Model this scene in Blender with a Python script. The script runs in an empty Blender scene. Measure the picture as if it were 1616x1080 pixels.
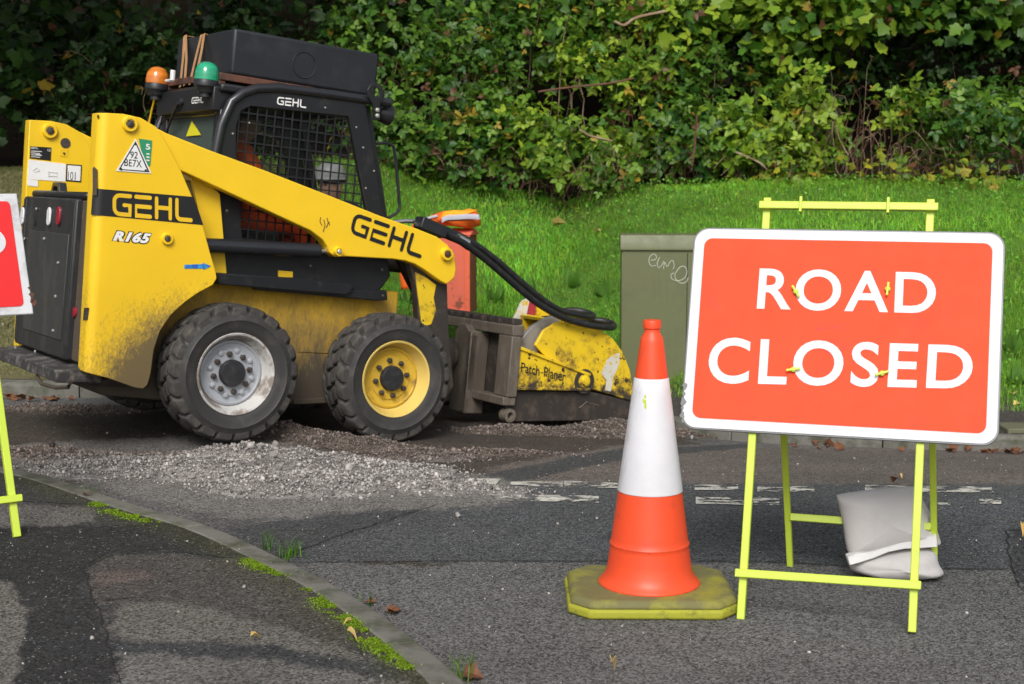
import bpy, bmesh, math, random
import numpy as np
from mathutils import Matrix, Vector
random.seed(7); RNG = np.random.default_rng(7)
S = bpy.context.scene; COL = S.collection
rad = math.radians

# ------------------------------------------------------------------ camera, sky, sun, exposure
CAM_H = 1.51; PITCH = math.atan(269/2244.0); FPX = 2244.0
cd = bpy.data.cameras.new('camera'); cam = bpy.data.objects.new('camera', cd); COL.objects.link(cam)
cam.location = (0, 0, CAM_H); cam.rotation_euler = (rad(90)-PITCH, 0, 0)
cd.sensor_width = 36; cd.lens = 36*FPX/1616; cd.clip_end = 500; cd.clip_start = 0.05
cd.dof.use_dof = True; cd.dof.focus_distance = 6.0; cd.dof.aperture_fstop = 5.0
S.camera = cam
SUN_EL, SUN_AZ = rad(42), rad(186)          # direction the light comes from, measured clockwise from +Y
wd = bpy.data.worlds.new('World'); S.world = wd; wd.use_nodes = True
nt = wd.node_tree; bg = nt.nodes['Background']
sky = nt.nodes.new('ShaderNodeTexSky'); sky.sky_type = 'NISHITA'; sky.sun_disc = False
sky.sun_elevation = SUN_EL; sky.sun_rotation = SUN_AZ; sky.air_density = 1.0; sky.dust_density = 4.0
hs = nt.nodes.new('ShaderNodeHueSaturation'); hs.inputs['Saturation'].default_value = 0.32
nt.links.new(sky.outputs[0], hs.inputs['Color']); nt.links.new(hs.outputs[0], bg.inputs[0])
bg.inputs[1].default_value = 0.12
sl = bpy.data.lights.new('sun', 'SUN'); so = bpy.data.objects.new('sun', sl); COL.objects.link(so)
sl.energy = 1.9; sl.angle = rad(24); sl.color = (1.0, 0.975, 0.94)
sd = Vector((math.sin(SUN_AZ)*math.cos(SUN_EL), math.cos(SUN_AZ)*math.cos(SUN_EL), math.sin(SUN_EL)))
so.rotation_euler = sd.to_track_quat('Z', 'Y').to_euler()
S.view_settings.view_transform = 'Standard'; S.view_settings.look = 'None'
S.view_settings.gamma = 1; S.view_settings.use_curve_mapping = False
S.view_settings.exposure = 0.22
S.cycles.max_bounces = 8; S.cycles.transparent_max_bounces = 16

# ------------------------------------------------------------------ measuring: a photo pixel (1616x1080) seen against a real plane or the ground
C0 = np.array([0, 0, CAM_H])
FW = np.array([0, math.cos(PITCH), -math.sin(PITCH)]); UP = np.array([0, math.sin(PITCH), math.cos(PITCH)])
def ray(px, py): return FW + (px-808)/FPX*np.array([1., 0, 0]) - (py-540)/FPX*UP
def at(px, py, Y):
    d = ray(px, py); return C0 + d*(Y/d[1])
class Frame:
    def __init__(s, O, R): s.O = np.array(O, float); s.R = np.array(R, float)
    def hit(s, px, py, ax, c):
        d = s.R.T @ ray(px, py); o = s.R.T @ (C0-s.O); return o + d*((c-o[ax])/d[ax])
    def y(s, px, py, c): return s.hit(px, py, 1, c)
    def x(s, px, py, c): return s.hit(px, py, 0, c)
    def xz(s, pts, c): return [tuple(s.y(a, b, c)[[0, 2]]) for a, b in pts]
    def yz(s, pts, c): return [tuple(s.x(a, b, c)[[1, 2]]) for a, b in pts]
    def mat(s):
        m = Matrix.Identity(4)
        for i in range(3):
            for j in range(3): m[i][j] = s.R[i, j]
            m[i][3] = s.O[i]
        return m

def smooth(a, b, x):
    t = np.clip((x-a)/(b-a), 0, 1); return t*t*(3-2*t)
_tab = np.random.default_rng(3).random((256, 256))
def vnoise(x, y):
    xi = np.floor(x).astype(int); yi = np.floor(y).astype(int); fx = x-xi; fy = y-yi
    fx = fx*fx*(3-2*fx); fy = fy*fy*(3-2*fy)
    g = lambda i, j: _tab[(xi+i) % 256, (yi+j) % 256]
    return (g(0, 0)*(1-fx)+g(1, 0)*fx)*(1-fy)+(g(0, 1)*(1-fx)+g(1, 1)*fx)*fy
def fbm(x, y, o=4):
    r = 0; a = .5; n = 0
    for k in range(o): r = r+a*vnoise(x*2**k+17*k, y*2**k+31*k); n += a; a *= .5
    return r/n
_gx = [-40, -6, -3.8, -2.4, -1.6, -1.2, -.76, .5, 1.3, 3.4, 6, 40]
_gc = [.03, .025, .023, .012, .012, .04, .06, .072, .1, .113, .12, .12]
def G(x, y):
    x = np.asarray(x, float); y = np.asarray(y, float)
    c = (np.interp(x-.25, _gx, _gc)+np.interp(x, _gx, _gc)+np.interp(x+.25, _gx, _gc))/3
    t = np.log1p(np.exp(np.clip((y-6.6)/.3, -40, 40)))*.3
    return -c*np.minimum(t, 4.5)
def onground(px, py, f=G, dz=0.):
    d = ray(px, py); t = np.arange(2.5, 26, .03); P = C0+d*t[:, None]; g = P[:, 2]-f(P[:, 0], P[:, 1])-dz; i = int((g < 0).argmax())
    if g[i] >= 0: t0 = (dz-CAM_H)/d[2]; return C0+d*t0
    a, b = t[max(i-1, 0)], t[i]
    for _ in range(24):
        m = (a+b)/2; p = C0+d*m
        if p[2]-float(f(p[0], p[1]))-dz < 0: b = m
        else: a = m
    return C0+d*b
def inpoly(x, y, poly):
    r = np.zeros(np.shape(x), bool); n = len(poly)
    for i in range(n):
        x1, y1 = poly[i]; x2, y2 = poly[(i+1) % n]
        if y1 == y2: continue
        c = ((y1 > y) != (y2 > y)) & (x < (x2-x1)*(y-y1)/(y2-y1)+x1); r ^= c
    return r
def gpoly(pts, f=G, dz=0.): return [tuple(onground(a, b, f, dz)[:2]) for a, b in pts]

# ------------------------------------------------------------------ materials
def _n(nt, t, **k):
    n = nt.nodes.new(t)
    for a, b in k.items(): setattr(n, a, b)
    return n
class NT:
    def __init__(s, name, rough=.5, metal=0., spec=.5, coat=0.):
        s.m = bpy.data.materials.new(name); s.m.use_nodes = True; s.t = s.m.node_tree
        s.b = s.t.nodes['Principled BSDF']; s.b.inputs['Roughness'].default_value = rough
        s.b.inputs['Metallic'].default_value = metal; s.b.inputs['Specular IOR Level'].default_value = spec
        s.b.inputs['Coat Weight'].default_value = coat
        s.tc = s.t.nodes.new('ShaderNodeTexCoord').outputs['Object']
    def L(s, a, b): s.t.links.new(a, b)
    def val(s, sock, v):
        if isinstance(v, (int, float)): sock.default_value = v
        elif isinstance(v, tuple): sock.default_value = (*v, 1) if len(v) == 3 else v
        else: s.L(v, sock)
    def noise(s, scale, detail=5, rough=.6, stretch=None, dist=0):
        n = s.t.nodes.new('ShaderNodeTexNoise'); n.inputs['Scale'].default_value = scale
        n.inputs['Detail'].default_value = detail; n.inputs['Roughness'].default_value = rough; n.inputs['Distortion'].default_value = dist
        v = s.tc
        if stretch:
            mp = s.t.nodes.new('ShaderNodeMapping'); mp.inputs['Scale'].default_value = stretch; s.L(v, mp.inputs[0]); v = mp.outputs[0]
        s.L(v, n.inputs['Vector']); return n.outputs['Fac']
    def voro(s, scale, feature='F1', out='Distance'):
        n = s.t.nodes.new('ShaderNodeTexVoronoi'); n.feature = feature; n.inputs['Scale'].default_value = scale
        s.L(s.tc, n.inputs['Vector']); return n.outputs[out]
    def ramp(s, f, lo, hi, a=0., b=1.):
        n = s.t.nodes.new('ShaderNodeMapRange'); n.clamp = True
        for i, v in enumerate((f, lo, hi, a, b)): s.val(n.inputs[i], v)
        return n.outputs[0]
    def math(s, op, a, b=0., clamp=False):
        n = s.t.nodes.new('ShaderNodeMath'); n.operation = op; n.use_clamp = clamp; s.val(n.inputs[0], a); s.val(n.inputs[1], b); return n.outputs[0]
    def mix(s, f, a, b, mode='MIX'):
        n = s.t.nodes.new('ShaderNodeMix'); n.data_type = 'RGBA'; n.blend_type = mode
        s.val(n.inputs[0], f); s.val(n.inputs[6], a); s.val(n.inputs[7], b); return n.outputs[2]
    def sep(s):
        n = s.t.nodes.new('ShaderNodeSeparateXYZ'); s.L(s.tc, n.inputs[0]); return n.outputs
    def attr(s, name='tint'):
        n = s.t.nodes.new('ShaderNodeAttribute'); n.attribute_name = name; return n.outputs['Color']
    def col(s, c): s.val(s.b.inputs['Base Color'], c)
    def rough(s, r): s.val(s.b.inputs['Roughness'], r)
    def bump(s, h, strength=.3, dist=.01):
        n = s.t.nodes.new('ShaderNodeBump'); n.inputs['Strength'].default_value = strength; n.inputs['Distance'].default_value = dist
        s.L(h, n.inputs['Height']); s.L(n.outputs[0], s.b.inputs['Normal'])
def pm(name, c1, c2=None, sc=8., lo=.5, hi=.62, rough=.5, metal=0., bump=0., bsc=90., var=.1, stretch=None, spec=.5, coat=0.):
    """paint, plastic or metal: base colour, wear colour where a noise passes a threshold, slight tone variation, fine grain"""
    m = NT(name, rough, metal, spec, coat); c = c1
    v = m.noise(3.1, 6, .65); k = m.ramp(v, .25, .75, 1-var, 1+var)
    cc = m.mix(1., c1, k, 'MULTIPLY')
    if c2: cc = m.mix(m.ramp(m.noise(sc, 9, .68, stretch), lo, hi), cc, c2)
    m.col(cc); m.rough(m.ramp(m.noise(11, 6, .7), .2, .8, rough*.75, min(1., rough*1.25)))
    if bump: m.bump(m.noise(bsc, 4), bump, .004)
    return m.m
M = {}
YEL = (.86, .555, .016)
M['yellow'] = pm('yellow_paint', YEL, (.25, .15, .02), 26, .70, .80, .38, var=.06, bump=.03, bsc=60, coat=.15)
def dirty_yellow(name, wheel, lowz, amount):
    m = NT(name, .4, coat=.1); x, y, z = m.sep()
    dx = m.math('SUBTRACT', x, wheel); dz = m.math('SUBTRACT', z, .40)
    d = m.math('SQRT', m.math('ADD', m.math('MULTIPLY', dx, dx), m.math('MULTIPLY', dz, dz)))
    a = m.ramp(d, .44, 1.0, 1., 0.); b = m.ramp(z, lowz, lowz+.6, .85, 0.)
    k = m.math('MULTIPLY', m.math('MAXIMUM', a, m.math('MULTIPLY', b, .6)), m.ramp(z, .25, 1.08, 1., .0)); k = m.math('MAXIMUM', k, m.math('MULTIPLY', m.ramp(x, -.812, -.852), m.ramp(z, 1.25, .45, 0., .8)))
    k = m.math('MINIMUM', k, .74)
    n1 = m.noise(55, 9, .74, (1.5, 1, .8), .5); n2 = m.noise(5, 5, .6)
    f = m.math('ADD', m.math('MULTIPLY', k, amount), m.math('ADD', m.math('MULTIPLY', n1, 1.3), m.math('MULTIPLY', n2, .35)))
    f = m.ramp(f, 1.14, 1.60)
    c = m.mix(m.ramp(m.noise(2.5, 5), .3, .7), (.88, .57, .016), (.83, .525, .014))
    c = m.mix(m.math('MULTIPLY', m.math('MULTIPLY', k, .4), m.ramp(n2, .3, .7)), c, (.36, .25, .05))
    c = m.mix(m.math('MULTIPLY', f, .9), c, (.075, .06, .045)); m.col(c)
    m.rough(m.ramp(f, 0, 1, .38, .85)); return m.m
M['yellow_dirty'] = dirty_yellow('yellow_paint_splashed_with_mud', 0.0, .25, 1.38)
def chassis_mat():
    m = NT('muddy_yellow_chassis', .7); x, y, z = m.sep()
    n1 = m.noise(7, 8, .7, (1, 1, .55), .4); n2 = m.noise(40, 6, .7, (1.5, 1, .5))
    f = m.math('ADD', m.ramp(z, .90, .30, .0, .55), m.math('ADD', m.math('MULTIPLY', n1, .75), m.math('MULTIPLY', n2, .45)))
    f = m.ramp(f, .55, 1.05)
    c = m.mix(f, (.60, .36, .02), (.07, .055, .038)); c = m.mix(m.ramp(n2, .62, .75), c, (.12, .09, .055)); m.col(c); return m.m
M['chassis'] = chassis_mat()
M['black_paint'] = pm('black_paint_dusty', (.011, .012, .014), (.05, .046, .042), 9, .57, .8, .42, bump=.05)
M['black_shiny'] = pm('black_gloss_paint', (.016, .017, .021), (.09, .09, .095), 14, .66, .8, .3, coat=.3)
M['black_plastic'] = pm('black_plastic_tank', (.014, .016, .020), (.034, .036, .04), 5, .5, .8, .42, bump=.1, bsc=160)
M['door_black'] = pm('black_door_dusty', (.021, .022, .024), (.075, .068, .06), 6, .52, .78, .5, bump=.06, stretch=(1, 1, .35))
M['door_panel'] = pm('grey_black_panel', (.035, .037, .041), (.085, .08, .075), 7, .5, .8, .45, stretch=(1, 1, .3))
M['dirt_brown'] = pm('caked_brown_dirt', (.085, .062, .042), (.30, .19, .03), 12, .58, .72, .9, bump=.3)
M['dust_grey'] = pm('dusty_black_bumper', (.035, .033, .032), (.17, .155, .14), 10, .5, .66, .8, bump=.08)
M['rubber'] = pm('dusty_tyre_rubber', (.040, .037, .034), (.105, .093, .078), 16, .48, .72, .78, bump=.25, bsc=70)
M['tyre_wall'] = pm('tyre_sidewall', (.033, .032, .031), (.07, .064, .057), 12, .5, .75, .62, bump=.1)
M['rim_grey'] = pm('silver_grey_rim', (.40, .42, .45), (.18, .15, .13), 8, .60, .70, .42, metal=.15, bump=.05)
M['rim_white'] = pm('whitish_rim_lip', (.52, .51, .49), (.24, .20, .17), 6, .48, .58, .5)
M['rim_yellow'] = pm('yellow_rim', (.62, .40, .04), (.20, .12, .04), 9, .54, .70, .45, bump=.05)
M['rim_yellow_pale'] = pm('pale_yellow_rim_barrel', (.68, .50, .13), (.2, .12, .06), 13, .62, .72, .5)
M['hub_black'] = pm('black_hub_cap', (.02, .02, .023), (.05, .05, .052), 20, .5, .7, .5)
M['bolt_steel'] = pm('dark_steel_bolt', (.10, .085, .075), (.05, .035, .03), 50, .5, .6, .5, metal=.5)
M['bolt_bright'] = pm('bright_bolt', (.55, .53, .48), None, rough=.4, metal=.6)
M['steel'] = pm('worn_steel', (.13, .108, .085), (.25, .21, .17), 8, .48, .68, .6, metal=.2, bump=.15, stretch=(1, 1, .4))
M['dark_steel'] = pm('dark_oily_steel', (.045, .037, .032), (.12, .09, .07), 9, .5, .7, .6, metal=.2, bump=.15)
M['chrome'] = pm('bright_steel_rod', (.62, .62, .60), None, rough=.25, metal=.9)
M['rust'] = pm('rusty_plate', (.13, .052, .03), (.06, .03, .022), 14, .45, .6, .85, bump=.2)
def planer_mat():
    m = NT('chipped_yellow_planer_paint', .5); z_ = m.sep()[2]
    c = m.mix(m.ramp(m.noise(4, 6), .35, .7), (.84, .58, .012), (.68, .45, .02))
    c = m.mix(m.ramp(m.noise(8, 9, .75), .53, .68), c, (.15, .10, .025))
    c = m.mix(m.ramp(m.noise(8.5, 5, .6), .635, .65), c, (.045, .022, .015))
    c = m.mix(m.ramp(m.noise(34, 3, .5), .66, .68), c, (.05, .025, .016)); c = m.mix(m.ramp(m.math('ADD', m.noise(14, 8, .75), m.ramp(z_, .62, .28, 0., .36)), .70, .86), c, (.055, .04, .03)); m.col(c); m.bump(m.noise(25, 6), .15, .004); return m.m
M['planer'] = planer_mat()
M['guard_grey'] = pm('worn_grey_guard', (.30, .285, .265), (.10, .09, .08), 7, .5, .7, .45, metal=.3)
M['board_red'] = pm('faded_red_board', (.36, .03, .045), (.5, .2, .2), 9, .58, .7, .6)
M['white_scuff'] = pm('scuffed_white_paint', (.62, .60, .54), (.65, .45, .03), 22, .54, .58, .5)
M['hose'] = pm('black_hydraulic_hose', (.014, .014, .015), (.05, .05, .05), 22, .55, .75, .45, bump=.1, bsc=120)
M['decal_black'] = pm('black_decal', (.014, .014, .015), None, rough=.4)
M['decal_white'] = pm('white_decal', (.80, .80, .78), (.5, .48, .44), 30, .62, .75, .4)
M['decal_yellow'] = pm('yellow_decal', (.78, .49, .018), None, rough=.4)
M['decal_grey'] = pm('grey_decal', (.45, .46, .47), None, rough=.4)
M['decal_green'] = pm('green_decal', (.03, .27, .13), None, rough=.4)
M['decal_blue'] = pm('blue_decal', (.02, .13, .50), (.05, .40, .70), 20, .5, .6, .4)
M['decal_yellowgreen'] = pm('yellow_triangle_decal', (.72, .66, .02), None, rough=.4)
M['lamp_white'] = pm('white_lamp_lens', (.75, .75, .76), (.3, .3, .3), 60, .55, .7, .2)
M['lamp_red'] = pm('red_lamp_lens', (.34, .015, .035), None, rough=.25, coat=.5)
def lens(name, c):
    m = NT(name, .12, coat=.6); m.col(m.mix(m.ramp(m.noise(40, 3, .5, (0, 0, 1)), .4, .6), c, tuple(v*.75 for v in c)))
    m.b.inputs['Transmission Weight'].default_value = .25; return m.m
M['lens_amber'] = lens('amber_lens', (.90, .26, .015)); M['lens_green'] = lens('green_lens', (.02, .47, .24))
M['strap'] = pm('tan_webbing_strap', (.42, .23, .10), (.6, .45, .3), 30, .6, .7, .8)
def glass_mat():
    m = NT('cab_glass_painted_reflection', .12); m.col((.10, .13, .115)); m.b.inputs['Transmission Weight'].default_value = .35  # grey-green body colour stands in for reflected sky and greenery
    m.b.inputs['IOR'].default_value = 1.1; m.rough(m.ramp(m.noise(6), .4, .8, .08, .3)); return m.m
M['glass'] = glass_mat()
def smoked():
    m = NT('dusty_shading_pane', .25); m.col((.03, .033, .032)); t = m.t.nodes.new('ShaderNodeBsdfTransparent'); t.inputs[0].default_value = (.86, .87, .86, 1)
    s = m.t.nodes.new('ShaderNodeMixShader'); m.L(m.ramp(m.noise(5, 6), .3, .8, .03, .18), s.inputs[0]); m.L(t.outputs[0], s.inputs[1]); m.L(m.b.outputs[0], s.inputs[2]); m.L(s.outputs[0], m.t.nodes['Material Output'].inputs[0]); return m.m
M['smoked'] = smoked()
M['orange'] = pm('fluorescent_orange_cloth', (.92, .15, .010), (.8, .10, .01), 6, .45, .7, .8, bump=.2, bsc=30)
M['orange_yellow'] = pm('fluorescent_amber_cloth', (.95, .38, .012), None, rough=.8, bump=.2, bsc=30)
M['reflective'] = pm('silver_reflective_tape', (.52, .52, .58), (.4, .4, .46), 12, .5, .7, .4)
M['skin'] = pm('skin', (.50, .29, .20), None, rough=.5)
M['trousers'] = pm('dark_navy_cloth', (.02, .022, .032), None, rough=.9)
M['orange_red'] = pm('orange_red_cloth', (.75, .09, .02), None, rough=.85)
M['helmet'] = pm('pale_grey_helmet', (.30, .30, .29), (.22, .22, .22), 9, .5, .7, .4)  # grey lowered to paint in the shade behind the cab mesh
M['seat'] = pm('worn_seat_vinyl', (.03, .03, .03), (.10, .095, .085), 8, .5, .7, .6)
M['frame_green'] = pm('fluorescent_yellow_green_frame', (.52, .66, .06), (.22, .25, .05), 17, .66, .76, .42, var=.05, bump=.04)
M['sign_red'] = pm('red_sign_sheeting', (.84, .085, .034), (.70, .075, .04), 6, .55, .75, .6, var=.05, spec=.12, bump=.03, bsc=12)
M['sign_red_old'] = pm('old_red_sign_sheeting', (.70, .012, .014), (.5, .02, .02), 7, .6, .8, .5, var=.05)
M['sign_white'] = pm('white_sign_sheeting', (.70, .70, .72), (.6, .59, .58), 5, .6, .8, .55, var=.03, spec=.2)
M['sign_white_old'] = pm('worn_white_sign_edge', (.60, .61, .63), (.36, .35, .35), 9, .5, .7, .5)
M['sign_grey'] = pm('grey_aluminium_edge', (.16, .165, .17), None, rough=.45, metal=.4)
M['cone_orange'] = pm('orange_cone_plastic', (.80, .075, .02), (.50, .06, .035), 9, .58, .78, .45, var=.07, bump=.08)
M['cone_white'] = pm('white_cone_sleeve', (.66, .66, .69), (.46, .44, .43), 9, .56, .72, .42, bump=.25, bsc=26, stretch=(1, 1, .3))
M['cone_base'] = pm('mossy_rubber_cone_base', (.155, .145, .055), (.27, .26, .03), 7, .48, .66, .85, bump=.35, bsc=60)
M['cone_base_rim'] = pm('yellow_green_cone_base_edge', (.33, .33, .025), (.09, .09, .03), 9, .52, .66, .75, bump=.2)
M['sand_cloth'] = pm('pale_grey_woven_bag', (.52, .50, .49), (.42, .40, .39), 4, .5, .75, .85, bump=.12, bsc=240)
M['sand_hem'] = pm('white_bag_hem', (.66, .65, .64), (.45, .44, .42), 9, .55, .75, .8)
M['cabinet_green'] = pm('olive_green_cabinet_paint', (.125, .138, .062), (.09, .10, .05), 3, .5, .75, .5, var=.08, bump=.04)
M['chalk'] = pm('pale_scratched_marks', (.50, .52, .44), None, rough=.8)
M['red_cabinet'] = pm('faded_red_cabinet_paint', (.66, .135, .075), (.22, .07, .035), 5, .56, .60, .65, bump=.1)
M['red_trim'] = pm('red_cabinet_trim', (.70, .13, .06), (.3, .09, .05), 12, .62, .7, .6)
M['rust_side'] = pm('rust_brown_side', (.17, .06, .025), (.26, .09, .04), 6, .5, .66, .75, bump=.1)
M['concrete'] = pm('weathered_concrete', (.155, .150, .130), (.06, .065, .04), 7, .46, .66, .9, bump=.4, bsc=70)
M['slab'] = pm('mossy_slab', (.12, .12, .07), (.08, .09, .03), 9, .5, .7, .9, bump=.3)
M['bark'] = pm('dark_bark', (.05, .04, .03), (.09, .08, .06), 12, .5, .7, .9, bump=.5, bsc=40)
M['dead_cane'] = pm('dry_brown_cane', (.26, .17, .105), (.44, .36, .26), 7, .5, .7, .85)
M['red_cane'] = pm('reddish_brown_cane', (.12, .05, .03), (.17, .10, .06), 9, .5, .7, .8)
M['cane'] = M['dead_cane']
M['dead_leaf'] = pm('brown_dead_leaf', (.17, .065, .024), (.09, .036, .016), 18, .4, .62, .75)
M['yellow_leaf'] = pm('pale_yellow_leaf', (.60, .42, .15), (.4, .2, .06), 18, .55, .7, .7)
def tint_mat(name, rough=.6, trans=0., spec=.4, bsc=0, bst=.3, speck=None):
    m = NT(name, rough, spec=spec); c = m.attr()
    if speck: c = m.mix(m.ramp(m.noise(speck, 3, .7), .3, .7, .0, 1.), m.mix(1., c, (.6, .6, .6), 'MULTIPLY'), m.mix(1., c, (1.4, 1.4, 1.4), 'MULTIPLY'))
    m.col(c)
    if bsc: m.bump(m.noise(bsc, 4, .7), bst, .01)
    if trans:
        tr = m.t.nodes.new('ShaderNodeBsdfTranslucent'); m.L(m.mix(1., c, (1.2, 1.35, .5), 'MULTIPLY'), tr.inputs[0])
        ms = m.t.nodes.new('ShaderNodeMixShader'); ms.inputs[0].default_value = trans
        out = m.t.nodes['Material Output']; m.L(m.b.outputs[0], ms.inputs[1]); m.L(tr.outputs[0], ms.inputs[2]); m.L(ms.outputs[0], out.inputs[0])
    return m.m
M['leaf'] = tint_mat('green_leaf', .45, .22, .35); M['grass'] = tint_mat('grass_blade', .5, .3, .25)
M['stone'] = tint_mat('crushed_stone', .9, 0, .2, 60, .5, 30); M['soil'] = tint_mat('soil', .95, 0, .1, 25, .6, 40)
def asphalt():
    m = NT('asphalt', .85, spec=.3); t = m.attr()
    v = m.voro(155., out='Color'); sp = m.t.nodes.new('ShaderNodeSeparateColor'); m.L(v, sp.inputs[0])
    k = m.ramp(sp.outputs[0], 0, 1, .2, 1.8)
    c = m.mix(1., t, k, 'MULTIPLY')
    c = m.mix(m.ramp(sp.outputs[1], .975, .985), c, m.mix(.5, c, (.36, .35, .33)))
    c = m.mix(m.ramp(m.noise(2.2, 8, .65), .3, .75, .0, .35), c, m.mix(1., c, (.55, .55, .56), 'MULTIPLY'))
    m.col(c); d = m.voro(155.); m.bump(m.math('ADD', d, m.noise(260, 3)), .55, .006)
    m.rough(m.ramp(m.noise(4, 5), .3, .7, .72, .95)); return m.m
M['asphalt'] = asphalt()
def paint_mark():
    m = NT('worn_white_road_paint', .75); m.col(m.mix(m.ramp(m.noise(30), .3, .7), (.62, .60, .53), (.46, .45, .40)))
    f = m.math('ADD', m.noise(9, 9, .78, (1, 1.6, 1)), m.math('MULTIPLY', m.noise(5, 3), .35))
    a = m.ramp(f, .66, .70); m.L(a, m.b.inputs['Alpha']); return m.m
M['road_paint'] = paint_mark()

# ------------------------------------------------------------------ mesh helpers
class MB:
    def __init__(s): s.V = []; s.F = []
    def add(s, V, F):
        o = len(s.V); s.V += [tuple(map(float, v)) for v in V]; s.F += [tuple(i+o for i in f) for f in F]; return s
    def box(s, x0, x1, y0, y1, z0, z1):
        return s.add([(x, y, z) for x in (x0, x1) for y in (y0, y1) for z in (z0, z1)],
                     [(0, 1, 3, 2), (4, 6, 7, 5), (0, 4, 5, 1), (2, 3, 7, 6), (0, 2, 6, 4), (1, 5, 7, 3)])
    def obox(s, c, ax, h):      # oriented box: centre, three axes, half sizes
        c = np.array(c); A = [np.array(a, float)*k for a, k in zip(ax, h)]
        return s.add([c+i*A[0]+j*A[1]+k*A[2] for i in (-1, 1) for j in (-1, 1) for k in (-1, 1)],
                     [(0, 1, 3, 2), (4, 6, 7, 5), (0, 4, 5, 1), (2, 3, 7, 6), (0, 2, 6, 4), (1, 5, 7, 3)])
    def bar(s, a, b, w, d, side=(0, 1, 0)):     # square bar from a to b, w along (side x axis), d along side
        a = np.array(a, float); b = np.array(b, float); u = b-a; l = np.linalg.norm(u); u /= l
        q = np.array(side, float); q = q-u*(q@u); q /= np.linalg.norm(q); p = np.cross(u, q)
        return s.obox((a+b)/2, (u, p, q), (l/2, w/2, d/2))
    def prism(s, P0, P1):       # two loops of equal length
        n = len(P0); return s.add(list(P0)+list(P1), [tuple(range(n)), tuple(range(2*n-1, n-1, -1))]+[(i, n+i, n+(i+1) % n, (i+1) % n) for i in range(n)])
    def py(s, pts, y0, y1): return s.prism([(x, y0, z) for x, z in pts], [(x, y1, z) for x, z in pts])
    def px(s, pts, x0, x1): return s.prism([(x0, y, z) for y, z in pts], [(x1, y, z) for y, z in pts])
    def ring(s, A, B, y0, y1):  # frame between outline A and opening B (x,z), thickness y0..y1
        n = len(A); V = [(x, y, z) for y in (y0, y1) for L in (A, B) for x, z in L]; F = []
        for i in range(n):
            j = (i+1) % n; F += [(i, j, n+j, n+i), (2*n+i, 3*n+i, 3*n+j, 2*n+j), (i, 2*n+i, 2*n+j, j), (n+i, n+j, 3*n+j, 3*n+i)]
        return s.add(V, F)
    def tube(s, pts, r, n=10, cap=True):
        P = np.array(pts, float); R = np.broadcast_to(r, (len(P),)); T = np.gradient(P, axis=0); T /= np.linalg.norm(T, axis=1)[:, None]+1e-9
        q = np.array([0, 0, 1.]) if abs(T[0][2]) < .9 else np.array([1., 0, 0]); V = []
        for k in range(len(P)):
            q = q-T[k]*(q@T[k]); q /= np.linalg.norm(q); p = np.cross(T[k], q)
            V += [P[k]+R[k]*(math.cos(a)*q+math.sin(a)*p) for a in np.arange(n)*2*math.pi/n]
        m = len(P); F = [(k*n+i, k*n+(i+1) % n, (k+1)*n+(i+1) % n, (k+1)*n+i) for k in range(m-1) for i in range(n)]
        if cap: F += [tuple(range(n-1, -1, -1)), tuple(range((m-1)*n, m*n))]
        return s.add(V, F)
    def lathe(s, prof, c=(0, 0, 0), ax=(0, 0, 1), n=40, close=True):   # prof: (radius, along axis)
        a = np.array(ax, float); a /= np.linalg.norm(a); q = np.array([1., 0, 0]) if abs(a[0]) < .9 else np.array([0, 0, 1.])
        q = q-a*(q@a); q /= np.linalg.norm(q); p = np.cross(a, q); c = np.array(c, float); V = []
        for r, h in prof: V += [c+a*h+r*(math.cos(t)*q+math.sin(t)*p) for t in np.arange(n)*2*math.pi/n]
        m = len(prof); F = [(k*n+i, k*n+(i+1) % n, (k+1)*n+(i+1) % n, (k+1)*n+i) for k in range(m-1) for i in range(n)]
        if close: F += [tuple(range(n-1, -1, -1)), tuple(range((m-1)*n, m*n))]
        return s.add(V, F)
    def build(s, name, mat, parent=None, bevel=0., seg=2, smooth=40):
        me = bpy.data.meshes.new(name); me.from_pydata(s.V, [], s.F); me.materials.append(M[mat] if isinstance(mat, str) else mat)
        b = bmesh.new(); b.from_mesh(me); bmesh.ops.recalc_face_normals(b, faces=b.faces); b.to_mesh(me); b.free()
        if smooth:
            me.polygons.foreach_set('use_smooth', [True]*len(me.polygons)); me.set_sharp_from_angle(angle=rad(smooth))
        o = bpy.data.objects.new(name, me); COL.objects.link(o); o.parent = parent
        if bevel:
            md = o.modifiers.new('bevel', 'BEVEL'); md.width = bevel; md.segments = seg; md.limit_method = 'ANGLE'; md.angle_limit = rad(35)
        return o
def npmesh(name, V, faces_idx, fl, mat, tint=None, parent=None, smooth=False):
    """V (n,3); faces_idx flat loop indices; fl loop count per face"""
    me = bpy.data.meshes.new(name); V = np.ascontiguousarray(V, np.float32); fi = np.ascontiguousarray(faces_idx, np.int32).ravel(); fl = np.ascontiguousarray(fl, np.int32)
    me.vertices.add(len(V)); me.vertices.foreach_set('co', V.ravel()); me.loops.add(len(fi)); me.loops.foreach_set('vertex_index', fi)
    me.polygons.add(len(fl)); st = np.concatenate([[0], np.cumsum(fl)[:-1]]).astype(np.int32); me.polygons.foreach_set('loop_start', st)
    if smooth: me.polygons.foreach_set('use_smooth', np.ones(len(fl), bool))
    me.update(calc_edges=True)
    if tint is not None:
        a = me.attributes.new('tint', 'FLOAT_COLOR', 'POINT'); t = np.ones((len(V), 4), np.float32); t[:, :3] = tint; a.data.foreach_set('color', t.ravel())
    me.materials.append(M[mat]); me.validate()
    o = bpy.data.objects.new(name, me); COL.objects.link(o); o.parent = parent; return o
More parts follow.
